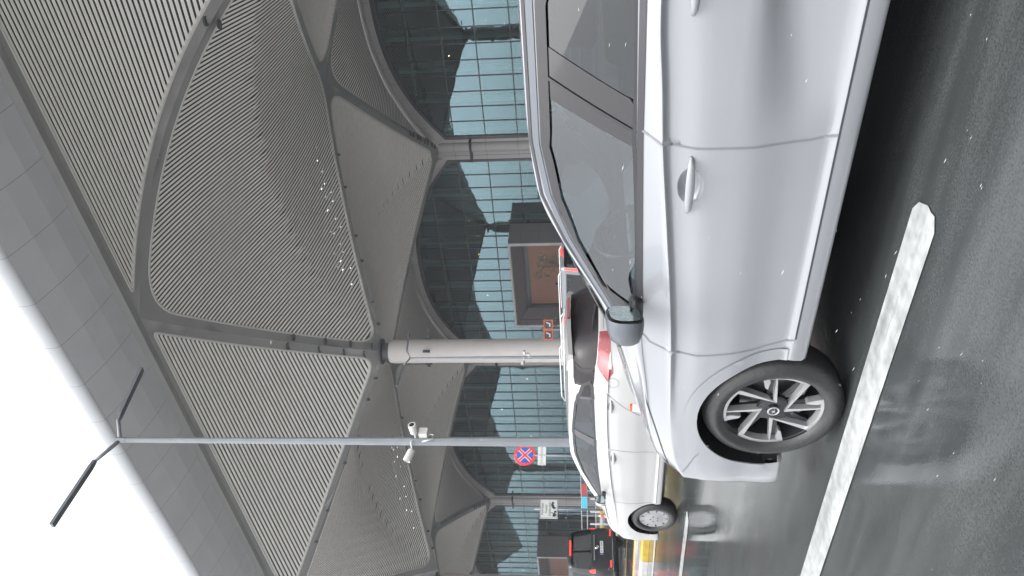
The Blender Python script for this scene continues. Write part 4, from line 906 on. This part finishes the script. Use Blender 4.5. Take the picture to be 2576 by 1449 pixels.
    c.patch('side_window', dlo, M['car_glass'], -.005); inner = offset_poly([(a * 4, b) for a, b in dlo], -.45) / (4, 1); c.patch('window_seal', dlo, M['black'], .002, holes=[arr(inner)])
    for q in ([(-1.46, 1.07), (-1.60, 1.07), (-1.66, 1.375), (-1.56, 1.378)], [(-2.33, 1.09), (-2.42, 1.095), (-2.3, 1.30), (-2.2, 1.32)]):
        c.patch('door_pillar', c.yz(resample(q, .07), tmax=17, srange=(2, 12)), M['gloss_black'], .001)
    qg = c.yz(resample([(-2.36, 1.10), (-2.52, 1.105), (-2.6, 1.135), (-2.49, 1.235), (-2.27, 1.295)], .07), tmax=17, srange=(2, 12)); c.patch('rear_pillar_trim', resample([(2.42, 13.15), (3.0, 13.12), (3.35, 13.3), (3.5, 15.9), (3.2, 16.5), (2.1, 16.7), (2.5, 15.0)], .2), M['dark_tint'], .001); c.patch('quarter_window', qg, M['dark_tint'], .0015)
    c.centre_patch('windscreen', ws, M['car_glass'], -.004); c.centre_patch('rear_window', rw, M['dark_tint'], -.004)
    for q in (sB, sA, sR): c.seam(q, .009, tmax=12.5)
    c.seam([(-2.1, .30), (-.38, .30)], .01); c.seam([(-2.05, .37), (-1.2, .36), (-.45, .40)], .02, off=.002, m=mt, name='side_moulding')
    c.seam([(-.30, .96), (0, .92), (.25, .86), (.42, .80), (.55, .73)], .007, m=M['gap_dark'], tmax=14)
    c.seam_st([(0, 11.6), (.8, 11.6)], .05); c.seam_st([(.9, 10.6), (.95, 8.5), (.8, 6.2), (0, 6.0)], .05)
    fu = circ(-2.66, .885, .068, 0, 360, 33); c.seam(fu, .006, tmax=12)
    for pr, y0, y1, z in ((fdo, -1.42, -1.2, .865), (rdo, -2.38, -2.16, .905)):
        cu = c.yz(circ((y0 + y1) / 2, z, .04, 0, 360, 25, .07)[:-1], tmax=12); c.patch('handle_recess', cu, M['seam'], .0015, pr); handle(c, y0, y1, z, 0, pr, mt)  # recess is a flat grey patch here, the cup's shade put into its colour
    t_ = c.patch('tail_light', tl, M['lens_red'], .002)
    cl = resample([(1.55, 9.9), (2.1, 8.9), (2.3, 8.9), (2.25, 10.2), (1.7, 10.8)], .2); c.patch('reversing_lamp', cl, M['lens_clear'], .006); c.patch('headlight', hl, M['headlight'], -.003)
    # roof spoiler with brake lamp
    sp = MB(); v = []
    for x, yy, zz in ((-.56, -2.84, 1.385), (-.3, -3.02, 1.405), (0, -3.06, 1.41), (.3, -3.02, 1.405), (.56, -2.84, 1.385)): v += [(x, yy, zz - .05), (x, yy - .02, zz), (x, yy + .26, zz + .03), (x, yy + .2, zz - .045)]
    sp.add(v, [(i * 4 + a, i * 4 + (a + 1) % 4, i * 4 + 4 + (a + 1) % 4, i * 4 + 4 + a) for i in range(4) for a in range(4)] + [(0, 1, 2, 3), (16, 19, 18, 17)]); o = sp.build('roof_spoiler', mt, c.root, ang=50)
    MB().box(-.17, .17, -3.085, -3.05, 1.368, 1.398).build('brake_lamp', M['lens_dark_red'], o)
    wp = MB().tube([(.02, -3.10, 1.06), (-.2, -3.11, 1.09), (-.38, -3.07, 1.11)], [.018, .012, .006], 6); wp.build('rear_wiper', M['black'], c.root)
    em = MB()
    for a in range(24):
        a0, a1 = 2 * math.pi * a / 24, 2 * math.pi * (a + 1) / 24; em.tube([(.062 * math.cos(a0), -3.155, .955 + .042 * math.sin(a0)), (.062 * math.cos(a1), -3.155, .955 + .042 * math.sin(a1))], .005, 5, cap=False)
    em.tube([(-.028, -3.155, .925), (-.02, -3.155, .985)], .006, 5); em.tube([(.028, -3.155, .985), (.02, -3.155, .925)], .006, 5); em.tube([(-.024, -3.155, .952), (.024, -3.155, .958)], .005, 5)
    em.build('tailgate_emblem', M['chrome'], c.root)
    rotm = Matrix.Rotation(math.pi / 2, 4, 'X'); text_part('model_badge', 'i20', .075, M['chrome'], c.root, Matrix.Translation((-.42, -3.165, .80)) @ Matrix.Rotation(math.radians(-8), 4, 'Z') @ rotm, extrude=.004)
    MB().box(-.26, .26, -3.215, -3.19, .58, .69).build('licence_plate', M['sign_white'], c.root)
    underside(c, .855, -2.95, .40, [(0, ZC), (-2.54, ZC)], r=.36)
    four_wheels(lambda p, l, r: wheel_b(p, l, r, .305, .195), c.root, 0, -2.54, .855 - .115, .305, .305)
    mirror(c, .96, -.62, 1.03, mt, .95); cabin(c, .79, -.4, -1.75, .97, 1.45)
    return c
hatch2()

# ---- vans
def van(name, loc, L, Wd, zr, zb, m, glass, rake, label, wheels=True, rails=None, nose=.75, rr=.21, rz=0, win=None, group=None, hood=.35):
    """front axle at local y=0; L = total length"""
    yr = -(L - nose); R_ = []; zc = zb - .1; ztop = zr - .06; wtz = zr - .17; wi = Wd * .80
    R_.append(sec(yr, .02, zb, zc, (.02, .10, wtz), (.02, .14, ztop), (.35, zr), zs=.30, dyb=.04, dys=.06, wb=.02, cr=0))
    R_.append(sec(yr + .03, Wd * .80, zb, zc, (wi * .86, .10, wtz), (wi * .80, .15, ztop), (.30, zr), zs=.28, dyb=.04, dys=.06, wb=Wd * .78, cr=0))
    R_.append(sec(yr + .14, Wd * .96, zb, zc, (wi * .98, .06, wtz), (wi * .91, .10, ztop), (.2, zr), zs=.26, dyb=.03, dys=.02, wb=Wd * .93, cr=0))
    R_.append(sec(yr + .45, Wd, zb, zc, (wi * 1.02, 0, wtz), (wi * .94, 0, ztop), (0, zr), zs=.24, wb=Wd * .96, cr=.3))
    for y in (yr * .6, yr * .35): R_.append(sec(y, Wd, zb, zc, (wi * 1.03, 0, wtz), (wi * .95, 0, ztop), (0, zr), zs=.24, wb=Wd * .96, cr=.3))
    R_.append(sec(-.95 - rake * .2, Wd, zb, zc, (wi * 1.03, 0, wtz - .02), (wi * .95, 0, ztop - .02), (.02, zr - .01), zs=.24, wb=Wd * .96, cr=.3))
    R_.append(sec(-.45, Wd, zb - .02, zc - .02, (Wd * .86, 0, lerp(zb, wtz, .55)), (Wd * .80, .06, lerp(zb, ztop, .62)), (.25, lerp(zb, zr, .75)), zs=.24, wb=Wd * .96, cr=.3))
    R_.append(sec(-.12, Wd, zb - .05, zc - .06, (Wd * .92, 0, zb + .02), (Wd * .86, .08, zb + .06), (.42, zb + .12), zs=.24, wb=Wd * .955, cr=.2))
    R_.append(sec(hood, Wd * .97, zb - .18, zc - .18, (Wd * .86, .02, zb - .13), (Wd * .74, .04, zb - .08), (.14, zb - .04), zs=.24, wb=Wd * .92, cr=0, low=0))
    R_.append(sec(nose - .12, Wd * .88, zb - .32, zc - .36, (Wd * .76, .02, zb - .26), (Wd * .6, .03, zb - .22), (.05, zb - .2), zs=.22, wb=Wd * .8, cr=0, low=0))
    R_.append(sec(nose, .02, zb - .36, zc - .42, (.02, 0, zb - .32), (.02, -.02, zb - .29), (-.04, zb - .26), zs=.22, wb=.02, cr=0, low=0))
    k = Skin(R_, 8, 4); c = Car(name, k, loc, rz, ns=4, nt=3); tag(c.root, label, 'van', group); ZC = .335; wbs = L - nose - .95
    h1, _ = arch_hole(c, 0, ZC, .38, .25); h2, _ = arch_hole(c, -wbs, ZC, .38, .25); zt = wtz - .02
    wins = [[(-.30, zb + .02), (-1.35, zb + .04), (-1.35, zt), (-1.05, zt - .02), (-.62, lerp(zb, zt, .55))], [(-1.45, zb + .04), (yr * .62, zb + .05), (yr * .62, zt), (-1.45, zt)], [(yr * .62 - .1, zb + .05), (yr + .32, zb + .06), (yr + .34, zt - .02), (yr * .62 - .1, zt)]]
    wst = [c.yz(resample(w, .12), tmax=17, srange=(2, 10)) for w in wins]
    ws = resample([(6.3, 21), (6.4, 18.9), (7.2, 18.6), (7.9, 18.7), (8.0, 21)], .4)
    rw = resample([(0, 12.7), (1.0, 12.7), (1.35, 13), (1.35, 15.8), (1.0, 16.4), (0, 16.5)], .4)
    tl = resample([(1.35, 9.6), (2.0, 9.4), (2.2, 11), (2.05, 13.2), (1.5, 13.2), (1.35, 11)], .3) if win != 'high' else resample([(1.5, 12.8), (2.0, 12.7), (2.1, 14), (2.0, 16.4), (1.65, 16.5), (1.5, 14)], .3)
    c.body(m, [h1, h2, ws, rw, tl] + wst, [])
    for w in wst: c.patch('side_window', w, glass, -.004)
    c.centre_patch('windscreen', ws, glass, -.004); c.centre_patch('rear_window', rw, glass, -.004); c.patch('tail_light', tl, M['lit_red'], .004)
    c.seam([(-1.4, zb), (-1.4, .3)], .012, tmax=12); c.seam([(-.36, zb - .04), (-.38, .32)], .012, tmax=12); c.seam([(yr * .64, zb), (yr * .64, .3)], .012, tmax=12); c.seam([(-1.5, zb - .12), (yr + .5, zb - .12)], .02, m=M['gap_dark'], tmax=12, name='door_rail')
    underside(c, Wd, yr + .2, nose - .15, [(0, ZC), (-wbs, ZC)], zs=.26, r=.385); four_wheels(lambda p, l, r: wheel_b(p, l, r, .335, rr), c.root, 0, -wbs, Wd - .12, .335, .335)
    mirror(c, Wd + .1, -.42, zb + .14, M['black'], 1.1); cabin(c, Wd * .9, -.35, yr * .55, zb, zr)
    if rails:
        b = MB()
        for sx in (-1, 1): x = sx * wi * .86; b.tube([(x, yr + .35, zr - .05), (x, yr + .5, zr + .03), (x, -1.25, zr + .03), (x, -1.05, zr - .05)], .018, 8)
        b.build('roof_rail', M[rails], c.root, smooth=True)
    return c, yr
c, yr = van('grey_van', (18.5 + .95, 15.0 + 4.1, 0), 4.95, .95, 1.98, 1.08, M['paint_grey'], M['privacy_glass'], .3, 'dark grey van with pale roof rail and lit tall tail lamp, nearest the portal', rails='white_plastic', win='high')
MB().box(-.16, .16, yr + .04, yr + .10, 1.905, 1.94).build('brake_lamp', M['lit_red'], c.root)
c, yr = van('white_minivan', (14.7 + .88, 14.35 + 3.5, 0), 4.35, .88, 1.86, 1.05, M['paint_white2'], M['privacy_glass'], .3, 'white minivan with roof rails standing behind the white hatchback', rails='white_plastic')
MB().box(-.13, .13, yr + .02, yr + .12, 1.735, 1.77).build('brake_lamp', M['lit_red'], c.root)
c, yr = van('black_van', (15.75, 25.6 + 4.2, 0), 5.1, .94, 1.99, 1.10, M['paint_black'], M['privacy_glass'], .3, 'black van with lit brake lamps seen from behind at the far lane')
r = c.root
MB().box(-.28, .28, yr + .02, yr + .10, 1.85, 1.89).build('brake_lamp', M['lit_red'], r)
MB().box(-.5, .5, yr - .015, yr + .04, 1.005, 1.035).build('chrome_strip', M['chrome'], r); MB().box(-.82, .82, yr - .02, yr + .05, .36, .385).build('bumper_strip', M['chrome'], r)
pl = MB().box(-.26, .26, yr - .012, yr + .02, .70, .81).build('licence_plate', M['sign_white'], r); rotm = Matrix.Rotation(math.pi / 2, 4, 'X')
text_part('plate_number', '34 TD 3000', .088, M['ink'], pl, Matrix.Translation((.02, yr - .014, .755)) @ rotm); MB().box(-.262, -.215, yr - .014, yr, .70, .81).build('plate_band', M['sign_blue'], pl)
for sx in (-1, 1): MB().box(sx * .62 - .12, sx * .62 + .12, yr - .012, yr + .03, .42, .46).build('glowing_reflector', M['lit_red'], r)  # bumper reflectors, their returned light put in as a glowing material
em = MB()
for a in range(20):
    a0, a1 = 2 * math.pi * a / 20, 2 * math.pi * (a + 1) / 20; em.tube([(.06 * math.cos(a0), yr - .02, .92 + .06 * math.sin(a0)), (.06 * math.cos(a1), yr - .02, .92 + .06 * math.sin(a1))], .008, 5, cap=False)
for a in (90, 210, 330): em.tube([(0, yr - .02, .92), (.06 * math.cos(math.radians(a)), yr - .02, .92 + .06 * math.sin(math.radians(a)))], .009, 5)
em.build('tailgate_emblem', M['chrome'], r)

# ------------------------------------------------------------------ street lamps
def street_lamp(loc, rz, label, cams=True, H_=10.25):
    t = empty('street_lamp', loc, rz); tag(t, label, 'street lamp', 'twin-arm street lamps')
    p = MB(); p.tube([(0, 0, 0), (0, 0, 1.0), (0, 0, H_)], [.105, .10, .048], 8); p.tube([(0, 0, H_), (0, 0, H_ + .22)], .055, 8); p.build('pole', M['galv'], t, ang=20)
    MB().box(-.2, .2, -.2, .2, 0, .03).build('base_plate', M['galv'], t)
    for s in (-1, 1):
        a = MB(); e1 = (s * .52, 0, H_ + .40); a.tube([(0, 0, H_ + .12), (s * .3, 0, H_ + .28), e1], .04, 8); ar = a.build('arm', M['galv'], t, smooth=True)
        h = MB(); d = Vector((s * 1.45, 0, .12)); u = Vector((0, 1, 0)); nrm = d.normalized().cross(u)
        v = []
        for q, w, th in ((0, .04, .03), (.1, .06, .03), (1, .06, .03)):
            c0 = Vector(e1) + d * q; v += [c0 - u * w - nrm * th, c0 + u * w - nrm * th, c0 + u * w + nrm * th, c0 - u * w + nrm * th]
        h.add(v, [(i * 4 + k, i * 4 + (k + 1) % 4, i * 4 + 4 + (k + 1) % 4, i * 4 + 4 + k) for i in range(2) for k in range(4)] + [(0, 3, 2, 1), (8, 9, 10, 11)]); h.build('lamp_head', M['galv_dark'], t)
    if cams:
        for s, dz in ((-1, 0), (1, -.05)):
            cmo = MB(); c0 = Vector((s * .105 - .03, -s * .125 - .03, 4.42 + dz)); d = Vector((s * .15 - .12, -s * .17 - .1, .03 if s > 0 else .10)); d = d * .8; cmo.tube([c0, c0 + d * .1, c0 + d], [.06, .075, .075], 16); cc = cmo.build('camera_housing', M['white_plastic'], t, ang=40)
            MB().tube([c0 + d * 1.001, c0 + d * 1.03], .048, 12).build('camera_lens', M['gloss_black'], cc); MB().tube([(0, -.04, 4.4 + dz), (s * .1, -.1, 4.42 + dz), tuple(c0)], .018, 6).build('camera_bracket', M['white_plastic'], cc)
        MB().box(.02, .18, -.19, -.06, 4.12, 4.28).build('junction_box', M['white_plastic'], t); MB().tube([(.1, -.1, 4.12), (.06, -.12, 4.0), (-.04, -.12, 4.0), (-.1, -.11, 4.2)], .015, 6).build('cable', M['white_plastic'], t, smooth=True)
    return t
street_lamp((9.66, 12.0, .14), math.radians(0), 'tall grey twin-arm street lamp with two white cameras on its pole, beside the white hatchback')
street_lamp((28.9, 29.1, 0), math.radians(0), 'distant twin-arm street lamp thin against the pale round column')

# ------------------------------------------------------------------ signs
def sign_frame(yaw): return lambda u, w, d: (u * math.cos(yaw) - (-d) * math.sin(yaw) * -1, u * math.sin(yaw) + (-d) * math.cos(yaw), w)
def mtx_face(z, d=.03): return Matrix.Translation((0, -d, z)) @ Matrix.Rotation(math.pi / 2, 4, 'X')
t = empty('no_stopping_sign', (17.35, 22.3, .13), math.radians(-16)); tag(t, 'round red and blue no stopping sign, small arrowed plate below, beside the lamp pole', 'traffic sign')
MB().tube([(0, 0, 0), (0, 0, 3.6)], .035, 10).build('post', M['galv'], t, smooth=True)
zc = 3.25
MB().lathe([(.001, -.03), (.375, -.03), (.385, -.02), (.375, -.01), (.001, -.01)], 'Y', 48, (0, 0, zc)).build('sign_rim', M['sign_red'], t)
MB().lathe([(.001, -.034), (.285, -.034), (.29, -.03)], 'Y', 48, (0, 0, zc)).build('sign_face', M['sign_blue'], t)
cr = MB(); cw = MB()
for a in (45, -45):
    c_, s_ = math.cos(math.radians(a)), math.sin(math.radians(a)); 
    for bb, w, d in ((cw, .062, .037), (cr, .034, .041 if a > 0 else .0415)): bb.add([(c_ * u - s_ * q, -d, zc + s_ * u + c_ * q) for u, q in ((-.285, -w), (.285, -w), (.285, w), (-.285, w))], [(0, 1, 2, 3)])
cw.build('cross_border', M['sign_white'], t); cr.build('cross', M['sign_red'], t)
pp = MB(); pp.box(-.36, .36, -.03, -.012, 2.52, 2.80); o = pp.build('plate', M['sign_white'], t)
text_part('plate_text', 'YOL BOYUNCA', .085, M['ink'], o, mtx_face(2.66, .032))
ar = MB()
for s in (-1, 1): ar.add([(s * .335, -.033, 2.72), (s * .33, -.033, 2.78), (s * .31, -.033, 2.72), (s * .328, -.033, 2.72), (s * .328, -.033, 2.55), (s * .318, -.033, 2.55), (s * .318, -.033, 2.72)], [(0, 1, 2), (3, 4, 5, 6)])
ar.build('arrow', M['ink'], o)
t = empty('tow_away_sign', (17.35, 25.5, .13), math.radians(-2)); tag(t, 'white square tow-away sign with black lettering and a tow truck picture on a thin post', 'traffic sign')
MB().tube([(0, 0, 0), (0, 0, 3.1)], .03, 10).build('post', M['galv'], t, smooth=True)
z0 = 2.55; o = MB().box(-.40, .40, -.03, -.01, z0 - .33, z0 + .33).build('sign_face', M['sign_white'], t)
bd = MB()
for a, b2, c2, d2 in ((-.385, .385, z0 + .305, z0 + .315), (-.385, .385, z0 - .315, z0 - .305), (-.385, -.375, z0 - .305, z0 + .305), (.375, .385, z0 - .305, z0 + .305)): bd.box(a, b2, -.034, -.029, c2, d2)
bd.build('border', M['ink'], o)
for i, tx in enumerate(('Park Eden', 'Araçlar', 'Çekilecektir')): text_part('sign_text', tx, .125, M['ink'], o, mtx_face(z0 + .235 - i * .135, .032))
pc = MB(); F_ = lambda u, w, d: (u, d, w)
pc.prism([(-.33, z0 - .25), (-.33, z0 - .15), (-.24, z0 - .14), (-.2, z0 - .2), (-.08, z0 - .2), (-.08, z0 - .25)], -.034, -.031, F_); pc.prism([(-.22, z0 - .2), (-.16, z0 - .08), (-.14, z0 - .09), (-.18, z0 - .2)], -.0345, -.0315, F_)
pc.prism([(-.03, z0 - .2), (.02, z0 - .14), (.1, z0 - .10), (.2, z0 - .08), (.24, z0 - .12), (.3, z0 - .11), (.31, z0 - .15), (.2, z0 - .17), (.08, z0 - .22)], -.034, -.031, F_)
for x, z in ((-.26, z0 - .26), (-.12, z0 - .26), (.04, z0 - .23), (.25, z0 - .17)): pc.lathe([(.001, -.036), (.035, -.036), (.035, -.03)], 'Y', 14, (x, 0, z))
pc.build('tow_truck_picture', M['ink'], o)
# orange pictogram sign
t = empty('orange_pictogram_sign', (40.0, 37.6, 0), math.radians(-38)); tag(t, 'orange sign with two black seatbelt-like pictograms beside the foot of the round column', 'sign')
MB().tube([(0, 0, 0), (0, 0, 4.2)], .05, 10).build('post', M['galv'], t, smooth=True)
for i, x in enumerate((-.36, .36)):
    o = MB().box(x - .34, x + .34, -.06, -.02, 3.50, 4.15).build('sign_panel', M['orange'], t); q = MB(); q.prism(fillet([(x - .27, 3.57), (x + .27, 3.57), (x + .27, 4.08), (x - .27, 4.08)], .1, 4), -.065, -.061, F_); q.build('pictogram_field', M['ink'], o)
    w = MB(); w.prism([(x - .15, 3.67), (x + .07, 3.67), (x + .19, 3.97), (x + .12, 3.98), (x + .02, 3.76), (x - .15, 3.76)], -.07, -.066, F_); w.build('pictogram', M['sign_white'], o)
# lit information board by the terminal
t = empty('information_board', (60, 38.6, .16), math.radians(-35)); tag(t, 'dark framed board with a bright white panel above the near car roof', 'board')
MB().box(-1.0, -.9, -.1, .1, 0, 4.0).build('leg', M['frame'], t); MB().box(.9, 1.0, -.1, .1, 0, 4.0).build('leg', M['frame'], t)
o = MB().box(-1.4, 1.4, -.15, .15, 3.4, 5.2).build('frame', M['frame'], t); MB().box(-1.0, .9, -.17, -.151, 3.7, 4.7).build('lit_panel', M['lit_panel'], o)
# thin lamp by the portal
t = empty('footpath_lamp', (70, 58.6, .16), math.radians(20)); tag(t, 'slim dark footpath lamp with a short bent head before the brown wall', 'lamp')
MB().tube([(0, 0, 0), (0, 0, 4.3)], .08, 8).build('post', M['frame'], t); MB().box(-.55, .1, -.12, .12, 4.3, 4.5).build('lamp_head', M['frame'], t)

# ------------------------------------------------------------------ pavement fence, bollards, cones
t = empty('pavement_fence', (45.5, 30, .16)); tag(t, 'long white three-rail fence along the pavement before the terminal', 'fence')
for z in (1.78, 1.22, .38): MB().tube([(0, -40, z), (0, 75, z)], .035, 6).build('rail', M['white_plastic'], t)
for i in range(0, 29): MB().tube([(0, -40 + i * 4.1, 0), (0, -40 + i * 4.1, 1.84)], .04, 6).build('fence_post', M['white_plastic'], t)
for y, mm in ((33.6, 'redbanner'), (35.6, 'cyan')): MB().box(-.07, -.045, y - .95, y + .95, 1.24, 1.76).build('banner', M[mm], t)
b0 = None
for i in range(26):
    y = 40.5 + 2.05 * i
    if b0 is None:
        b0 = empty('bollard', (44.1, y, .16)); MB().lathe([(.11, 0), (.10, .85), (.085, .93), (.03, .96), (.001, .96)], n=16).build('post', M['white_plastic'], b0, ang=50); MB().lathe([(.15, 0), (.15, .03), (.11, .035)], n=16).build('base_ring', M['galv'], b0); o = b0
    else: o = copy_tree(b0); o.location = (44.1, y, .16)
    tag(o, 'white round bollard in the row on the yellow kerb before the fence', 'bollard', 'white bollards along the pavement kerb')
def cone(loc, label, h=.75):
    t = empty('traffic_cone', loc); tag(t, label, 'traffic cone', 'orange traffic cones')
    MB().box(-.2, .2, -.2, .2, 0, .035).build('base', M['orange'], t); MB().lathe([(.15, .035), (.035, h), (.02, h + .005), (.001, h + .005)], n=24).build('cone_body', M['orange'], t, ang=50)
    f = lambda z: lerp(.15, .035, (z - .035) / (h - .035)) + .003
    for a, b2 in ((.30, .42), (h - .14, h - .02)): MB().lathe([(f(a), a), (f(b2), b2)], n=24).build('reflective_band', M['white_plastic'], t, smooth=True)
cone((5.35, 6.1, 0), 'orange traffic cone with pale tip between the near car bonnet and the white hatchback')
cone((23.2, 34.6, 0), 'orange and white traffic cone beyond the bonnet of the white hatchback')

# ------------------------------------------------------------------ sleet in the air
v = []; f = []
for i in range(2100):
    d = rng.uniform(1.4, 14); az = math.radians(rng.uniform(5, 85)); z = rng.uniform(.02, 1.1) if i % 3 else rng.uniform(1, 1 + d * .9); x, y = d * math.sin(az), d * math.cos(az)
    if x > 2.2 and x < 4.6 and y < 4 and z < 1.6: continue
    if z < 1.5 and 6 < x < 8.2 and 5.8 < y < 10.5: continue
    s = rng.uniform(.0003, .00075) * (1 + d * .12); l = s * rng.uniform(3, 11); n0 = len(v); t = rng.uniform(-.3, .1)
    v += [(x, y + l, z - t * l), (x + s, y, z), (x, y, z + s), (x - s, y, z), (x, y, z - s), (x, y - l, z + t * l)]
    f += [tuple(n0 + k for k in q) for q in ((0, 1, 2), (0, 2, 3), (0, 3, 4), (0, 4, 1), (5, 2, 1), (5, 3, 2), (5, 4, 3), (5, 1, 4))]
o = mesh_obj('sleet', v, f, M['ice']); tag(o, kind='stuff')

# ------------------------------------------------------------------ wet winter air
hz = MB().box(-1510, 1510, -1510, 1510, -1.1, 36).build('haze', None); hz.data.materials.clear()
hm = bpy.data.materials.new('haze_air'); hm.use_nodes = True; hn = hm.node_tree; hn.nodes.clear(); ho = hn.nodes.new('ShaderNodeOutputMaterial'); hv = hn.nodes.new('ShaderNodeVolumePrincipled')
hv.inputs['Color'].default_value = (.93, .95, 1, 1); hv.inputs['Density'].default_value = .0006; hn.links.new(hv.outputs[0], ho.inputs['Volume']); hz.data.materials.append(hm); tag(hz, kind='stuff')
